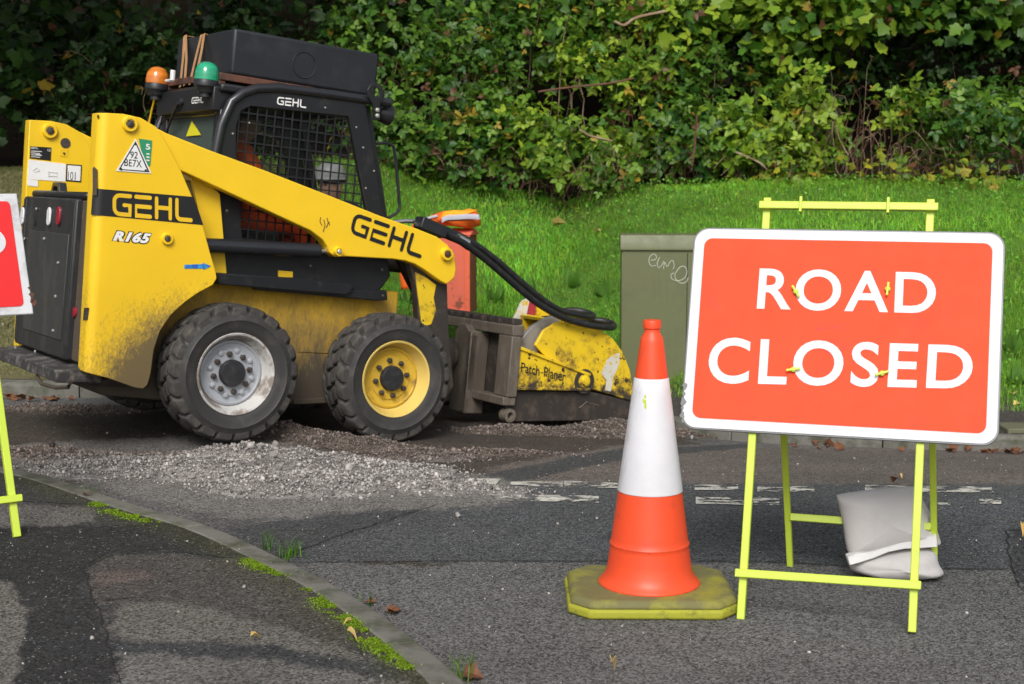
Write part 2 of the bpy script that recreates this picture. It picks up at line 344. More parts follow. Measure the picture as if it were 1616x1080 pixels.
def gridmesh(name, X, Y, Z, mat, tint=None, keep=None):
    ny, nx = X.shape; V = np.stack([X, Y, Z], -1).reshape(-1, 3); i = np.arange(ny*nx).reshape(ny, nx)
    q = np.stack([i[:-1, :-1], i[:-1, 1:], i[1:, 1:], i[1:, :-1]], -1).reshape(-1, 4)
    if keep is not None: q = q[(keep.ravel()[q]).all(1)]
    return npmesh(name, V, q, np.full(len(q), 4), mat, None if tint is None else tint.reshape(-1, 3), smooth=True)
def instances(P, R, scl, tv, tf):
    """place template (verts tv, faces tf) at P with rotations R and scales -> V, loops, counts"""
    n = len(P); V = np.einsum('nij,kj->nki', R, tv)*np.asarray(scl).reshape(n, 1, -1)+P[:, None, :]
    k = len(tv); L = np.concatenate([np.array(f) for f in tf]); cnt = np.array([len(f) for f in tf])
    return V.reshape(-1, 3), (L[None, :]+(np.arange(n)*k)[:, None]).ravel(), np.tile(cnt, n)
def rots(nrm, rng):
    """rotation matrices whose local z is nrm, random spin"""
    n = len(nrm); z = nrm/np.linalg.norm(nrm, axis=1)[:, None]; r = rng.normal(size=(n, 3)); x = np.cross(r, z); x /= np.linalg.norm(x, axis=1)[:, None]
    return np.stack([x, np.cross(z, x), z], -1)
def tag(o, label=None, cat=None, group=None, kind=None):
    for k, v in (('label', label), ('category', cat), ('group', group), ('kind', kind)):
        if v: o[k] = v
    return o
def empty(name, fr, label, cat, group=None):
    o = bpy.data.objects.new(name, None); COL.objects.link(o); o.empty_display_size = .1
    o.matrix_world = fr.mat() if isinstance(fr, Frame) else Matrix.Translation(Vector(fr)); return tag(o, label, cat, group)

def text2d(body, shear=0., offset=0., spacing=1.):
    cu = bpy.data.curves.new('t', 'FONT'); cu.body = body; cu.shear = shear; cu.offset = offset; cu.space_character = spacing; cu.resolution_u = 6
    ob = bpy.data.objects.new('t', cu); COL.objects.link(ob); dg = bpy.context.evaluated_depsgraph_get()
    me = bpy.data.meshes.new_from_object(ob.evaluated_get(dg)); V = np.array([v.co[:2] for v in me.vertices]); F = [tuple(p.vertices) for p in me.polygons]
    bpy.data.objects.remove(ob); bpy.data.curves.remove(cu); bpy.data.meshes.remove(me)
    lo, hi = V.min(0), V.max(0); return (V-lo)/(hi-lo), F
def bil(q, u, v):     # q: TL, TR, BL, BR 3-D corners; v up
    return q[2]*(1-u)*(1-v)+q[3]*u*(1-v)+q[0]*(1-u)*v+q[1]*u*v
def text_on(mb, body, q, off=(0, 0, 0), **k):
    V, F = text2d(body, **k); q = [np.array(a) for a in q]; off = np.array(off); return mb.add([bil(q, u, v)+off for u, v in V], F)
def strokes_on(mb, paths, q, wid, asp, nrm):
    """letter strokes (u 0..asp, v 0..1) of width wid laid on the quad q; each stroke a hair prouder than the one before"""
    q = [np.array(a) for a in q]; nrm = np.array(nrm, float); k = 0
    for P in paths:
        P = np.array([p for i, p in enumerate(P) if i == 0 or math.hypot(p[0]-P[i-1][0], p[1]-P[i-1][1]) > 1e-4], float)
        L = []; R = []; n = len(P)
        for i in range(n):
            a = P[max(i-1, 0)]; b = P[min(i+1, n-1)]; t = (b-a)/np.linalg.norm(b-a); nn = np.array([-t[1], t[0]])
            s = 1.
            if 0 < i < n-1:
                t1 = (P[i]-P[i-1])/np.linalg.norm(P[i]-P[i-1]); s = 1/max(.8, abs(t1@t))
            L.append(P[i]+nn*wid/2*s); R.append(P[i]-nn*wid/2*s)
        def cap(c, t): 
            a0 = math.atan2(t[1], t[0]); return [c+wid/2*np.array([math.cos(a0+x), math.sin(a0+x)]) for x in (1.05, .52, 0, -.52, -1.05)]
        e = (P[-1]-P[-2])/np.linalg.norm(P[-1]-P[-2]); b = (P[0]-P[1])/np.linalg.norm(P[0]-P[1])
        V = L+R; F = [(i, i+1, n+i+1, n+i) for i in range(n-1)]
        c1 = cap(P[-1], e); c0 = cap(P[0], b); o = len(V); V = V+c1+c0
        F += [(n-1, o, o+1, o+2, o+3, o+4, 2*n-1), (n, o+5, o+6, o+7, o+8, o+9, 0)]
        mb.add([bil(q, v[0]/asp, v[1])+nrm*(.0004*k) for v in V], F); k += 1
    return mb
def arc(cx, cy, r, a0, a1, n=5): return [(cx+r*math.cos(rad(a)), cy+r*math.sin(rad(a))) for a in np.linspace(a0, a1, n)]
W_ = .185
LOGO = [   # the maker's four letters, as strokes in a box 4.3 wide, 1 high
    [(.92, .92), (.35, .92)]+arc(.35, .65, .27, 90, 180)+[(.08, .35)]+arc(.35, .35, .27, 180, 270)+[(.90, .08), (.90, .50), (.60, .50)],
    [(1.22, .92), (1.98, .92)], [(1.98, .50), (1.22, .50), (1.22, .08), (1.98, .08)],
    [(2.32, .92), (2.32, .08)], [(2.32, .52), (3.06, .52)], [(3.06, .92), (3.06, .08)],
    [(3.42, .92), (3.42, .30)]+arc(3.62, .28, .20, 180, 270)+[(4.2, .08)]]
# ------------------------------------------------------------------ ground: road, kerbs, pavement, verge
_k = [onground(*p)[:2] for p in ((0, 625), (118, 628), (560, 640), (930, 655), (1180, 698), (1616, 714))]
_kx = [-60]+[float(p[0]) for p in _k]+[60]; _ky = [float(_k[0][1])+4]+[float(p[1]) for p in _k]+[float(_k[-1][1])-3]
def YK(x): return np.interp(x, _kx, _ky)
def YH(x): return np.interp(x, [-8, -3, 1, 4, 8], [14.9, 14.8, 14.5, 13.9, 13.5])
def B(x, y):
    x = np.asarray(x, float); k = YK(x); d = np.asarray(y, float)-k; w = np.interp(x, [-2.5, -1.], [.2, 1.0])
    b = np.log1p(np.exp(np.clip((d-w)/.12, -30, 30)))*.12
    h = np.maximum(y-YH(x)-.15, 0); b = np.where(k > 0, np.minimum(b, np.maximum(YH(x)+.15-k-w, 0)), b)
    return np.where(y < k+.05, G(x, k), G(x, k))+.10+.42*b+.10*h+1.2*np.clip(h-2.1, 0, 5)+.05*(fbm(x*1.3, y*1.3)-.5)*smooth(.9, 1.6, d)
def axis(lo, hi, step, far_lo, far_hi):
    a = list(np.arange(lo, hi, step)); g = step
    while a[-1] < far_hi: g *= 1.35; a.append(a[-1]+g)
    g = step
    while a[0] > far_lo: g *= 1.35; a.insert(0, a[0]-g)
    return np.array(a)
# heaps of planings: centre pixel, radius along x, along y, height
HEAP = [(300, 742, 0.94, .30, 0.056), (430, 735, 0.66, .34, 0.086), (470, 768, 0.46, .30, 0.066), (560, 745, 0.55, .36, 0.066), (640, 765, 0.50, .26, 0.056), (730, 775, 0.46, .17, 0.037), (180, 725, 0.61, .25, 0.040),
        (80, 718, 0.55, .2, 0.033), (20, 712, 0.66, .2, 0.033), (460, 690, 0.37, .16, 0.086), (560, 704, 0.44, .18, 0.066), (660, 722, 0.50, .2, 0.047), (770, 716, 0.66, .2, 0.033), (60, 645, 0.66, .2, 0.033), (150, 652, 0.44, .15, 0.026), (820, 682, 0.55, .22, 0.047), (900, 684, 0.55, .25, 0.047), (1000, 678, 0.50, .3, 0.060), (1070, 672, 0.50, .35, 0.086), (1130, 690, 0.33, .2, 0.047)]
_H = [(onground(a, b), rx, ry, h) for a, b, rx, ry, h in HEAP]
def HB(x, y):
    r = np.zeros(np.shape(x))
    for p, rx, ry, h in _H:
        e = ((x-p[0])/rx)**2+((y-p[1])/ry)**2; r = np.maximum(r, h*np.exp(-e*1.1))+.25*h*np.exp(-e*1.6)
    n = fbm(np.asarray(x)*5, np.asarray(y)*5, 4); return np.maximum(r*(.55+.9*n)-.022, -.01)
def tint_layers(X, Y, base, layers, f=G, dz=0., wob=.05):
    T = np.empty(X.shape+(3,)); T[:] = base
    wx = X+wob*(fbm(X*6, Y*6, 3)-.5)*2; wy = Y+wob*(fbm(X*6+40, Y*6+9, 3)-.5)*2
    for poly, c, soft in layers:
        p = gpoly(poly, f, dz)
        if soft:
            m = np.zeros(X.shape)
            for k in range(8):
                a = k*math.pi/4; m += inpoly(wx+soft*math.cos(a)*(.4+.6*(k % 2)), wy+soft*math.sin(a)*(.4+.6*(k % 2)), p)/8
            m = smooth(.25, .75, m+(fbm(X*16, Y*16, 4)-.5)*1.1)
        else: m = inpoly(wx, wy, p).astype(float)
        T = T*(1-m[..., None])+np.array(c)*m[..., None]
    return T
xs = axis(-4.2, 4.4, .025, -70, 70); ys = axis(3.6, 10.6, .025, -40, 12.5)
X, Y = np.meshgrid(xs, ys); YKx = YK(X)
Z = G(X, Y)-np.where(Y > YKx+.1, .5, 0)
BAND = (.078, .081, .085); BROWN = (.135, .115, .102)
T = tint_layers(X, Y, (.118, .117, .114), [
    ([(-400, 668), (300, 640), (1100, 640), (1100, 700), (700, 770), (-400, 770)], (.062, .05, .042), .1),
    ([(-300, 640), (270, 640), (270, 700), (-300, 706)], (.06, .048, .038), .12),
    ([(60, 752), (420, 800), (800, 790), (800, 800), (690, 800), (440, 888), (300, 812)], (.088, .086, .083), .1),
    ([(440, 888), (690, 797), (820, 760), (1300, 762), (1700, 762), (1900, 800), (1900, 900), (1440, 897), (1190, 887)], BAND, 0),
    ([(350, 838), (480, 815), (690, 797), (440, 888)], (.060, .061, .064), 0),
    ([(700, 772), (760, 742), (1000, 700), (1300, 704), (1900, 722), (1900, 768), (1300, 764), (820, 764)], BROWN, .12),
    ([(750, 753), (985, 708), (1190, 700), (1190, 706), (985, 726), (800, 768)], (.06, .062, .064), .01),
    ([(1592, 835), (1900, 838), (1900, 960), (1618, 935), (1592, 880)], (.045, .046, .049), 0),
    ([(20, 700), (420, 690), (640, 735), (830, 760), (815, 800), (560, 806), (420, 822), (260, 800), (150, 765), (20, 752)], (.16, .15, .14), .12),
    ([(560, 886), (720, 888), (700, 894), (580, 893)], (.05, .045, .035), .02),
])
n = fbm(X*1.1, Y*2.2, 5); T = T*(.78+.44*n)[..., None]
tag(gridmesh('road', X, Y, Z, 'asphalt', T), kind='structure')

def ribbon(name, px_pts, w, f, dz, mat, jit=.005, kind='structure', seg=.05):
    P = np.array([onground(a, b, f, dz)[:2] for a, b in px_pts]); Q = [P[0]]
    for a, b in zip(P[:-1], P[1:]):
        m = max(1, int(np.linalg.norm(b-a)/seg)); Q += [a+(b-a)*k/m for k in range(1, m+1)]
    Q = np.array(Q); Q += RNG.normal(size=Q.shape)*jit; t = np.gradient(Q, axis=0); t /= np.linalg.norm(t, axis=1)[:, None]
    nn = np.stack([-t[:, 1], t[:, 0]], 1)*(w*(.4+.9*RNG.random(len(Q))))[:, None]; V = []
    for q in np.concatenate([Q+nn, Q-nn]): V.append((q[0], q[1], float(f(q[0], q[1]))+dz+.004))
    m = len(Q); mb = MB().add(V, [(i, i+1, m+i+1, m+i) for i in range(m-1)]); return mb.build(name, mat)
M['crack'] = pm('dark_crack', (.012, .012, .012), None, rough=1.)
for pts in ([(440, 889), (700, 886), (1190, 887), (1440, 898)], [(690, 797), (560, 838), (440, 880)], [(1590, 838), (1593, 880), (1612, 932)], [(1590, 838), (1660, 836)], [(1440, 897), (1592, 900)]):
    tag(ribbon('road_crack', pts, .0035, G, .001, 'crack'), kind='structure')
def mark(px4):
    q = [onground(a, b) for a, b in px4]; V = []
    for i in range(9):
        for j in range(3):
            u, v = i/8, j/2; p = q[0]*(1-u)*(1-v)+q[1]*u*(1-v)+q[3]*(1-u)*v+q[2]*u*v; V.append((p[0], p[1], float(G(p[0], p[1]))+.005))
    o = MB().add(V, [(i*3+j, i*3+3+j, i*3+4+j, i*3+1+j) for i in range(8) for j in range(2)]).build('road_marking', 'road_paint'); tag(o, kind='structure')
for a in ([(752, 757), (790, 757), (782, 767), (756, 767)], [(806, 762), (888, 761), (888, 770), (806, 769)], [(890, 760), (975, 764), (975, 772), (890, 769)], [(784, 782), (945, 784), (945, 795), (784, 791)], [(1096, 767), (1165, 766), (1165, 775), (1096, 775)],
          [(1195, 768), (1285, 769), (1285, 778), (1195, 777)], [(1098, 786), (1230, 788), (1230, 799), (1098, 797)], [(1365, 767), (1470, 769), (1470, 778), (1365, 777)], [(1470, 768), (1565, 770), (1565, 779), (1470, 778)], [(1545, 788), (1580, 788), (1580, 797), (1545, 797)], [(1480, 795), (1500, 795), (1500, 799), (1480, 799)], [(1640, 770), (1760, 772), (1760, 781), (1640, 779)]): mark(a)

# near kerb and pavement
KPX = [(0, 744), (60, 757), (120, 777), (180, 798), (240, 816), (295, 830), (350, 852), (400, 876), (450, 901), (500, 926), (550, 957), (600, 992), (650, 1033), (690, 1066), (716, 1092)]
K = np.array([onground(a, b, G, .02)[:2] for a, b in KPX])
K = np.concatenate([[K[0]+(K[0]-K[1])*30, K[0]+(K[0]-K[1])*6], K, [K[-1]+(.10, -.55), K[-1]+(.16, -1.3), K[-1]+(.2, -3.), K[-1]+(.2, -12.)]])
def resample(P, step):
    d = np.concatenate([[0], np.cumsum(np.linalg.norm(np.diff(P, axis=0), axis=1))]); s = np.arange(0, d[-1], step)
    from_d = lambda c: np.interp(s, d, c); Q = np.stack([from_d(P[:, 0]), from_d(P[:, 1])], 1)
    for _ in range(12): Q[1:-1] = (Q[:-2]+Q[1:-1]*2+Q[2:])/4
    return Q
KC = resample(K, .03); KT = np.gradient(KC, axis=0); KT /= np.linalg.norm(KT, axis=1)[:, None]; KN = np.stack([KT[:, 1], -KT[:, 0]], 1)   # KN points to the pavement
def PZ(x, y): return G(x, y)+.034
def kerb_run(name, C, N, prof, step_len, zf, mat):
    """kerb stones along a curve: prof = (offset along N, height) loop; every stone a closed block with a narrow joint"""
    k = max(2, int(step_len/.03)); mb = MB()
    for i0 in range(0, len(C)-2, k):
        i1 = min(i0+k, len(C)-1); idx = np.linspace(i0, i1, max(3, (i1-i0)//3)).astype(int); V = []
        for j, i in enumerate(idx):
            sh = (.004 if j == 0 else -.004 if j == len(idx)-1 else 0.); t = (C[i1]-C[i0])/np.linalg.norm(C[i1]-C[i0])
            for o, h in prof:
                p = C[i]+N[i]*o+t*sh; V.append((p[0], p[1], float(zf(p[0], p[1]))+h))
        n = len(prof); m = len(idx)
        mb.add(V, [(a*n+b, a*n+(b+1) % n, (a+1)*n+(b+1) % n, (a+1)*n+b) for a in range(m-1) for b in range(n)]+[tuple(range(n)), tuple(range((m-1)*n, m*n))])
    return mb.build(name, mat, None, .006, 2)
sel = (KC[:, 0] > -9) & (KC[:, 1] > -2); KC, KT, KN = KC[sel], KT[sel], KN[sel]
tag(kerb_run('kerb', KC, KN, [(-.058, -.1), (-.055, .022), (-.042, .034), (.055, .040), (.055, -.1)], .92, G, 'concrete'), kind='structure')
dirv = np.array([-.72, -.69]); ts = np.concatenate([np.arange(0, 2.6, .018), 2.6*1.12**np.arange(1, 14)])
PX = KC[:, None, 0]+KN[:, None, 0]*.05+dirv[0]*ts[None]; PY = KC[:, None, 1]+KN[:, None, 1]*.05+dirv[1]*ts[None]
PT = tint_layers(PX, PY, (.046, .045, .045), [
    ([(0, 752), (150, 790), (300, 830), (420, 885), (240, 905), (-100, 860)], (.05, .05, .05), .03),
    ([(-60, 795), (150, 800), (160, 826), (40, 840), (-60, 838)], (.115, .11, .102), .05),
    ([(-150, 838), (300, 826), (400, 880), (270, 872), (180, 874), (140, 895), (130, 930), (165, 990), (188, 1080), (200, 1300), (-400, 1300)], (.027, .027, .028), 0),
    ([(-200, 910), (20, 918), (45, 985), (28, 1075), (0, 1200), (-300, 1200)], (.125, .117, .105), .015),
    ([(132, 898), (185, 875), (390, 882), (520, 960), (600, 1010), (500, 1010), (300, 970), (160, 955)], (.066, .059, .054), .015),
    ([(170, 960), (250, 948), (420, 985), (560, 1020), (600, 1060), (380, 1015), (180, 1010)], (.12, .112, .10), .06),
    ([(180, 1030), (330, 1022), (640, 1070), (700, 1300), (200, 1300)], (.12, .116, .108), .03),
    ([(182, 1012), (420, 1018), (640, 1056), (640, 1074), (400, 1040), (186, 1032)], (.042, .044, .047), .03),
    ([(140, 905), (230, 898), (240, 916), (150, 925)], (.095, .075, .068), .03),
], PZ, 0., .03)
PT *= (.72+.56*fbm(PX*2.5, PY*2.5, 5))[..., None]
edge = np.exp(-(ts/.13)**2)[None, :]*(.4+.8*fbm(PX*4, PY*4, 3)); PT = PT*(1-.55*edge[..., None])+np.array([.06, .062, .02])*.55*edge[..., None]
tag(gridmesh('pavement', PX, PY, PZ(PX, PY)+.002*fbm(PX*5, PY*5), 'asphalt', PT), kind='structure')
for pts in ([(0, 790), (60, 794), (150, 797)], [(135, 895), (180, 876), (270, 872), (390, 884)], [(135, 897), (140, 930), (165, 990), (186, 1078)], [(165, 948), (215, 945)]):
    tag(ribbon('pavement_crack', pts, .003, PZ, .001, 'crack'), kind='structure')

# far kerb, footpath and bank
kx = np.arange(-12, 12, .03); FC = np.stack([kx, YK(kx)], 1)
for _ in range(60): FC[1:-1, 1] = (FC[:-2, 1]+2*FC[1:-1, 1]+FC[2:, 1])/4
FT = np.gradient(FC, axis=0); FT /= np.linalg.norm(FT, axis=1)[:, None]; FN = np.stack([-FT[:, 1], FT[:, 0]], 1)
tag(kerb_run('far_kerb', FC, FN, [(-.06, -.2), (-.055, .085), (-.03, .105), (.08, .112), (.08, -.2)], .92, G, 'concrete'), kind='structure')
bx = axis(-6, 7.5, .06, -70, 70); bd = np.concatenate([np.arange(.06, 6.2, .05), 6.2*1.1**np.arange(1, 22)])
BX = np.broadcast_to(bx[None], (len(bd), len(bx))); BY = YK(BX)+bd[:, None]; BZ = B(BX, BY)
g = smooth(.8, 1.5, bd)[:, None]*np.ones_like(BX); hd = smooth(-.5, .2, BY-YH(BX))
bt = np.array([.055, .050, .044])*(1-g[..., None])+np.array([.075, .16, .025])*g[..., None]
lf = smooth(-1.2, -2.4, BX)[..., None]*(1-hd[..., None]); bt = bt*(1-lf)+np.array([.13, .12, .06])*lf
bt = bt*(1-hd[..., None])+np.array([.022, .016, .010])*hd[..., None]; bt = bt*(.6+.8*fbm(BX*4, BY*4, 4))[..., None]  # soil colour darkened behind the hedge foot to paint shade between the leaves
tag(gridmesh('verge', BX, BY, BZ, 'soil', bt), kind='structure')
sm = (bx > -2) & (bx < 9); fd = np.linspace(.07, 1.0, 24)
FX = np.broadcast_to(bx[sm][None], (24, sm.sum())); FY = YK(FX)+fd[:, None]
tag(gridmesh('footpath', FX, FY, B(FX, FY)+.006, 'asphalt', np.ones(FX.shape+(3,))*np.array([.062, .055, .050])*(.7+.6*fbm(FX*5, FY*5))[..., None]), kind='structure')

# ------------------------------------------------------------------ planings: heap mesh and loose stones, nobody could count them
hx = np.arange(-4.6, 2.6, .02); hy = np.arange(5.9, 10.6, .02); HX, HY = np.meshgrid(hx, hy); HH = HB(HX, HY)
far = smooth(7.4, 7.9, HY-.12*HX)
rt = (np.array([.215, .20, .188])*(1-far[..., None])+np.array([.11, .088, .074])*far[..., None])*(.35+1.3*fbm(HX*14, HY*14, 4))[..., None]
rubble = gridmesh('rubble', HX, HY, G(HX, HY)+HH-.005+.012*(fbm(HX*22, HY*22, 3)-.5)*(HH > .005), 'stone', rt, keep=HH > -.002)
tag(rubble, kind='stuff')
_ico = [(0, 0, 1)]+[(.894*math.cos(a), .894*math.sin(a), .447) for a in np.arange(5)*1.2566]+[(.894*math.cos(a), .894*math.sin(a), -.447) for a in np.arange(5)*1.2566+.628]+[(0, 0, -1)]
_icf = [(0, 1+i, 1+(i+1) % 5) for i in range(5)]+[(1+i, 6+i, 1+(i+1) % 5) for i in range(5)]+[(6+i, 6+(i+1) % 5, 1+(i+1) % 5) for i in range(5)]+[(11, 6+(i+1) % 5, 6+i) for i in range(5)]
def stones(name, P, size, tint, rng):
    n = len(P); R = rots(rng.normal(size=(n, 3)), rng); sc = size[:, None]*rng.uniform(.45, 1.1, (n, 3)); tv = np.array(_ico)
    V = np.einsum('nij,nkj->nki', R, tv[None]*sc[:, None, :]*rng.uniform(.7, 1.2, (n, 12, 1)))+P[:, None]
    L = np.concatenate([np.array(f) for f in _icf]); return npmesh(name, V.reshape(-1, 3), (L[None]+12*np.arange(n)[:, None]).ravel(), np.full(20*n, 3), 'stone', np.repeat(tint, 12, 0))
N = 300000; px_ = RNG.uniform(-4.6, 2.6, N); py_ = RNG.uniform(5.9, 10.6, N); hh = HB(px_, py_)
ok = (hh > -.0095) & (RNG.random(N) < np.clip((hh+.010)/.035, 0, 1)**1.5*.9+.02*(hh > -.0099)); px_, py_, hh = px_[ok], py_[ok], hh[ok]
sz = RNG.gamma(1.3, .0022, len(px_))+.0021; fr_ = smooth(7.4, 7.9, py_-.12*px_)[:, None]
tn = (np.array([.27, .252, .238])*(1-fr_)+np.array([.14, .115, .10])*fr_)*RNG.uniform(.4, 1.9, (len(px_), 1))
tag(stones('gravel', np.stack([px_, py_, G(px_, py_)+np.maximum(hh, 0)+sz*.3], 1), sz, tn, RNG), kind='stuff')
# grit lying about on road and pavement
N = 1500; q = np.stack([RNG.uniform(-3.2, 3.6, N), RNG.uniform(3.9, 8.5, N)], 1); inside = np.array([((a-KC[:, 0])**2+(b-KC[:, 1])**2).argmin() for a, b in q])
side = ((q-KC[inside])*KN[inside]).sum(1); z = np.where(side > .06, PZ(q[:, 0], q[:, 1]), np.where(side > -.06, G(q[:, 0], q[:, 1])+.04, G(q[:, 0], q[:, 1]))); s_ = RNG.gamma(1.6, .0012, N)+.0012
tag(stones('loose_grit', np.column_stack([q, z+.002]), s_, np.array([.28, .26, .24])*RNG.uniform(.4, 1.8, (N, 1)), RNG), kind='stuff')

# ------------------------------------------------------------------ grass on the bank, moss along the kerb
def blades(name, x, y, z, h, w, tint, lean, rng, parent=None):
    n = len(x); a = rng.uniform(0, 2*math.pi, n); b = rng.uniform(0, 2*math.pi, n); d = np.stack([np.cos(a), np.sin(a)], 1); l = np.stack([np.cos(b), np.sin(b)], 1)*(lean*rng.random(n)*h)[:, None]
    P = np.stack([x, y, z], 1); V = np.empty((n, 5, 3)); side = np.column_stack([d*w[:, None]/2, np.zeros(n)])
    V[:, 0] = P-side; V[:, 1] = P+side; m = P+np.column_stack([l*.3, h*.6]); V[:, 2] = m+side*.8; V[:, 3] = m-side*.8; V[:, 4] = P+np.column_stack([l, h*np.sqrt(np.maximum(.15, 1-.5*lean**2*rng.random(n)))])
    L = np.array([0, 1, 2, 3, 3, 2, 4]); loops = (L[None]+5*np.arange(n)[:, None]).ravel()
    return npmesh(name, V.reshape(-1, 3), loops, np.tile([4, 3], n), 'grass', np.repeat(tint, 5, 0), parent)
N = 210000; gx = RNG.uniform(-5, 7, N); gy = YK(gx)+np.interp(gx, [-3, -1.5], [.15, .85])+RNG.random(N)*4.9; ok = (gy < YH(gx)+.35) & (RNG.random(N) < .25+1.2*fbm(gx*2.2, gy*2.2, 4)); gx, gy = gx[ok], gy[ok]
cl = fbm(gx*1.7+5, gy*1.7, 4); hgt = (.03+.085*cl)*RNG.uniform(.5, 1.35, len(gx)); hgt *= np.interp(gx, [-3, -1.8], [.4, 1.])*np.interp(gy-YK(gx), [.9, 1.5], [.8, 1.])
gt = np.array([.175, .46, .040])*(.2+1.6*fbm(gx*.9+3, gy*1.5, 4))[:, None]*RNG.uniform(.5, 1.5, (len(gx), 1)); gt[:, 0] *= RNG.uniform(.6, 1.9, len(gx))
st = RNG.random(len(gx)) < .03+.16*smooth(.5, .68, fbm(gx*1.4+31, gy*2.1, 4)); gt[st] = np.array([.20, .17, .06])*RNG.uniform(.5, 1.2, (st.sum(), 1)); olive = smooth(-1.4, -2.6, gx)[:, None]; gt = gt*(1-olive)+np.array([.14, .15, .05])*olive
yz = smooth(.5, 3., gx)*.35; gt = gt*(1-yz[:, None])+np.array([.19, .37, .04])*yz[:, None]*RNG.uniform(.5, 1.4, (len(gx), 1))
tag(blades('grass', gx, gy, B(gx, gy)-.004, hgt, RNG.uniform(.003, .0065, len(gx)), gt, .9, RNG), kind='stuff')
def along_kerb(segs, n, wid, rng):
    out = []
    for (a, b, w) in segs:
        pa = onground(*a, PZ)[:2]; pb = onground(*b, PZ)[:2]; ia = ((KC-pa)**2).sum(1).argmin(); ib = ((KC-pb)**2).sum(1).argmin(); i0, i1 = sorted((ia, ib))
        m = int(n*(i1-i0)); ii = rng.integers(i0, i1+1, m); t = (ii-i0)/max(1, i1-i0); o = .055+np.abs(rng.normal(size=m))*w*.5*(.35+.65*np.sin(np.pi*t))
        p = KC[ii]+KN[ii]*o[:, None]+rng.normal(size=(m, 2))*.012; out.append(p)
    return np.concatenate(out)
mp = along_kerb([((150, 790), (285, 826), .07), ((395, 880), (470, 908), .05), ((490, 930), (570, 985), .05), ((560, 975), (660, 1052), .06)], 420, .06, RNG)
keep = fbm(mp[:, 0]*14, mp[:, 1]*14, 4) > .46; mp = mp[keep]; mt = np.array([.20, .31, .018])*RNG.uniform(.4, 1.5, (len(mp), 1))
tag(blades('moss', mp[:, 0], mp[:, 1], PZ(mp[:, 0], mp[:, 1]), RNG.uniform(.002, .009, len(mp)), RNG.uniform(.003, .006, len(mp)), mt, 1.3, RNG), kind='stuff')
def tuft(px, py, label, f, n=26, h=.09, tint=(.07, .18, .02)):
    p = onground(px, py, f); x = RNG.normal(size=n)*.022; y = RNG.normal(size=n)*.018; hh = h*RNG.uniform(.4, 1.25, n)
    o = blades('grass_tuft', x, y, np.full(n, -.004), hh, RNG.uniform(.003, .006, n), np.array(tint)*RNG.uniform(.5, 1.5, (n, 1)), .7, RNG); o.location = p; tag(o, label, 'grass tuft', 'grass tufts along the kerb')
tuft(146, 782, 'small faint grass tuft on the road side of the kerb, nearest the left sign', G, 12, .07)
tuft(428, 868, 'thin upright grass tuft by the kerb where the road seam meets it', G, 12, .11)
tuft(458, 880, 'bushier grass tuft beside the thin one where the road seam meets the kerb', G, 30, .09, (.09, .22, .02))
tuft(728, 1074, 'grass tuft with brown leaves at the end of the kerb, at the bottom edge', G, 26, .09, (.09, .16, .03))
tuft(575, 955, 'tiny grass tuft beside the kerb near the brown leaf heap', G, 8, .06)
tuft(92, 622, 'grass tuft growing in front of the far kerb behind the black bumper', G, 40, .13)
tuft(30, 618, 'grass tuft at the far kerb at the left edge', G, 22, .12)

# ------------------------------------------------------------------ leaves: bramble (three folded leaflets) and maple (five lobes)
def leaflet(w=.62, fold=.10, droop=.12):
    y = np.array([0, .3, .66, 1.]); hw = np.array([0, .5, .42, 0])*w; zz = -droop*y**2
    V = [(0, 0, 0), (-hw[1], .3, fold+zz[1]), (0, .3, zz[1]), (hw[1], .3, fold+zz[1]), (-hw[2], .66, fold+zz[2]), (0, .66, zz[2]), (hw[2], .66, fold+zz[2]), (0, 1, zz[3])]
    return np.array(V), [(0, 2, 1), (0, 3, 2), (1, 2, 5, 4), (2, 3, 6, 5), (4, 5, 7), (5, 6, 7)]
def rz(V, a): c, s = math.cos(a), math.sin(a); return V@np.array([[c, s, 0], [-s, c, 0], [0, 0, 1]])
_lv, _lf = leaflet(.60)
BR_V = np.concatenate([_lv*1.1+[0, .26, 0], rz(_lv*.9, 1.32)+[0, .10, .02], rz(_lv*.86, -1.2)+[0, .06, -.02]])*.62; BR_F = [tuple(i+8*k for i in f) for k in range(3) for f in _lf]
_mo = [(0, 0), (-.20, -.05), (-.46, .06), (-.38, .22), (-.60, .50), (-.34, .56), (-.27, .74), (0, 1.), (.27, .74), (.34, .56), (.60, .50), (.38, .22), (.46, .06), (.20, -.05)]
MP_V = np.array([(0, .32, 0)]+[(x, y, .10*abs(x)-.16*(y-.3)**2) for x, y in _mo]); MP_F = [(0, 1+i, 1+(i+1) % 14) for i in range(14)]
def spray(c, rad3, n, k, rng, face=(0, -.5, .86), shell=(.72, 1.08), spread=.10, gap=.42):
    """n sprays of k leaves over the outside of an ellipsoid, thinned by a noise so that gaps stay"""
    d = rng.normal(size=(n*3, 3)); d /= np.linalg.norm(d, axis=1)[:, None]
    d = d[(d@np.array(face)) > -.35]; r = rng.uniform(shell[0], shell[1], len(d)); P = np.array(c)+d*np.array(rad3)*r[:, None]
    sd_ = rng.random()*90; q = fbm(P[:, 0]*2.6+P[:, 1]*.7+sd_, P[:, 2]*2.6+P[:, 1]*.5+sd_, 3); P, d = P[q > gap][:n], d[q > gap][:n]
    o = rng.normal(size=(len(P), k, 3))*spread; L = (P[:, None]+o).reshape(-1, 3)
    nr = np.repeat(d*.35+np.array(face)*.75+rng.normal(size=d.shape)*.4, k, 0)+rng.normal(size=(len(P)*k, 3))*.5
    return L, nr, np.repeat(rng.random(len(P)), k)
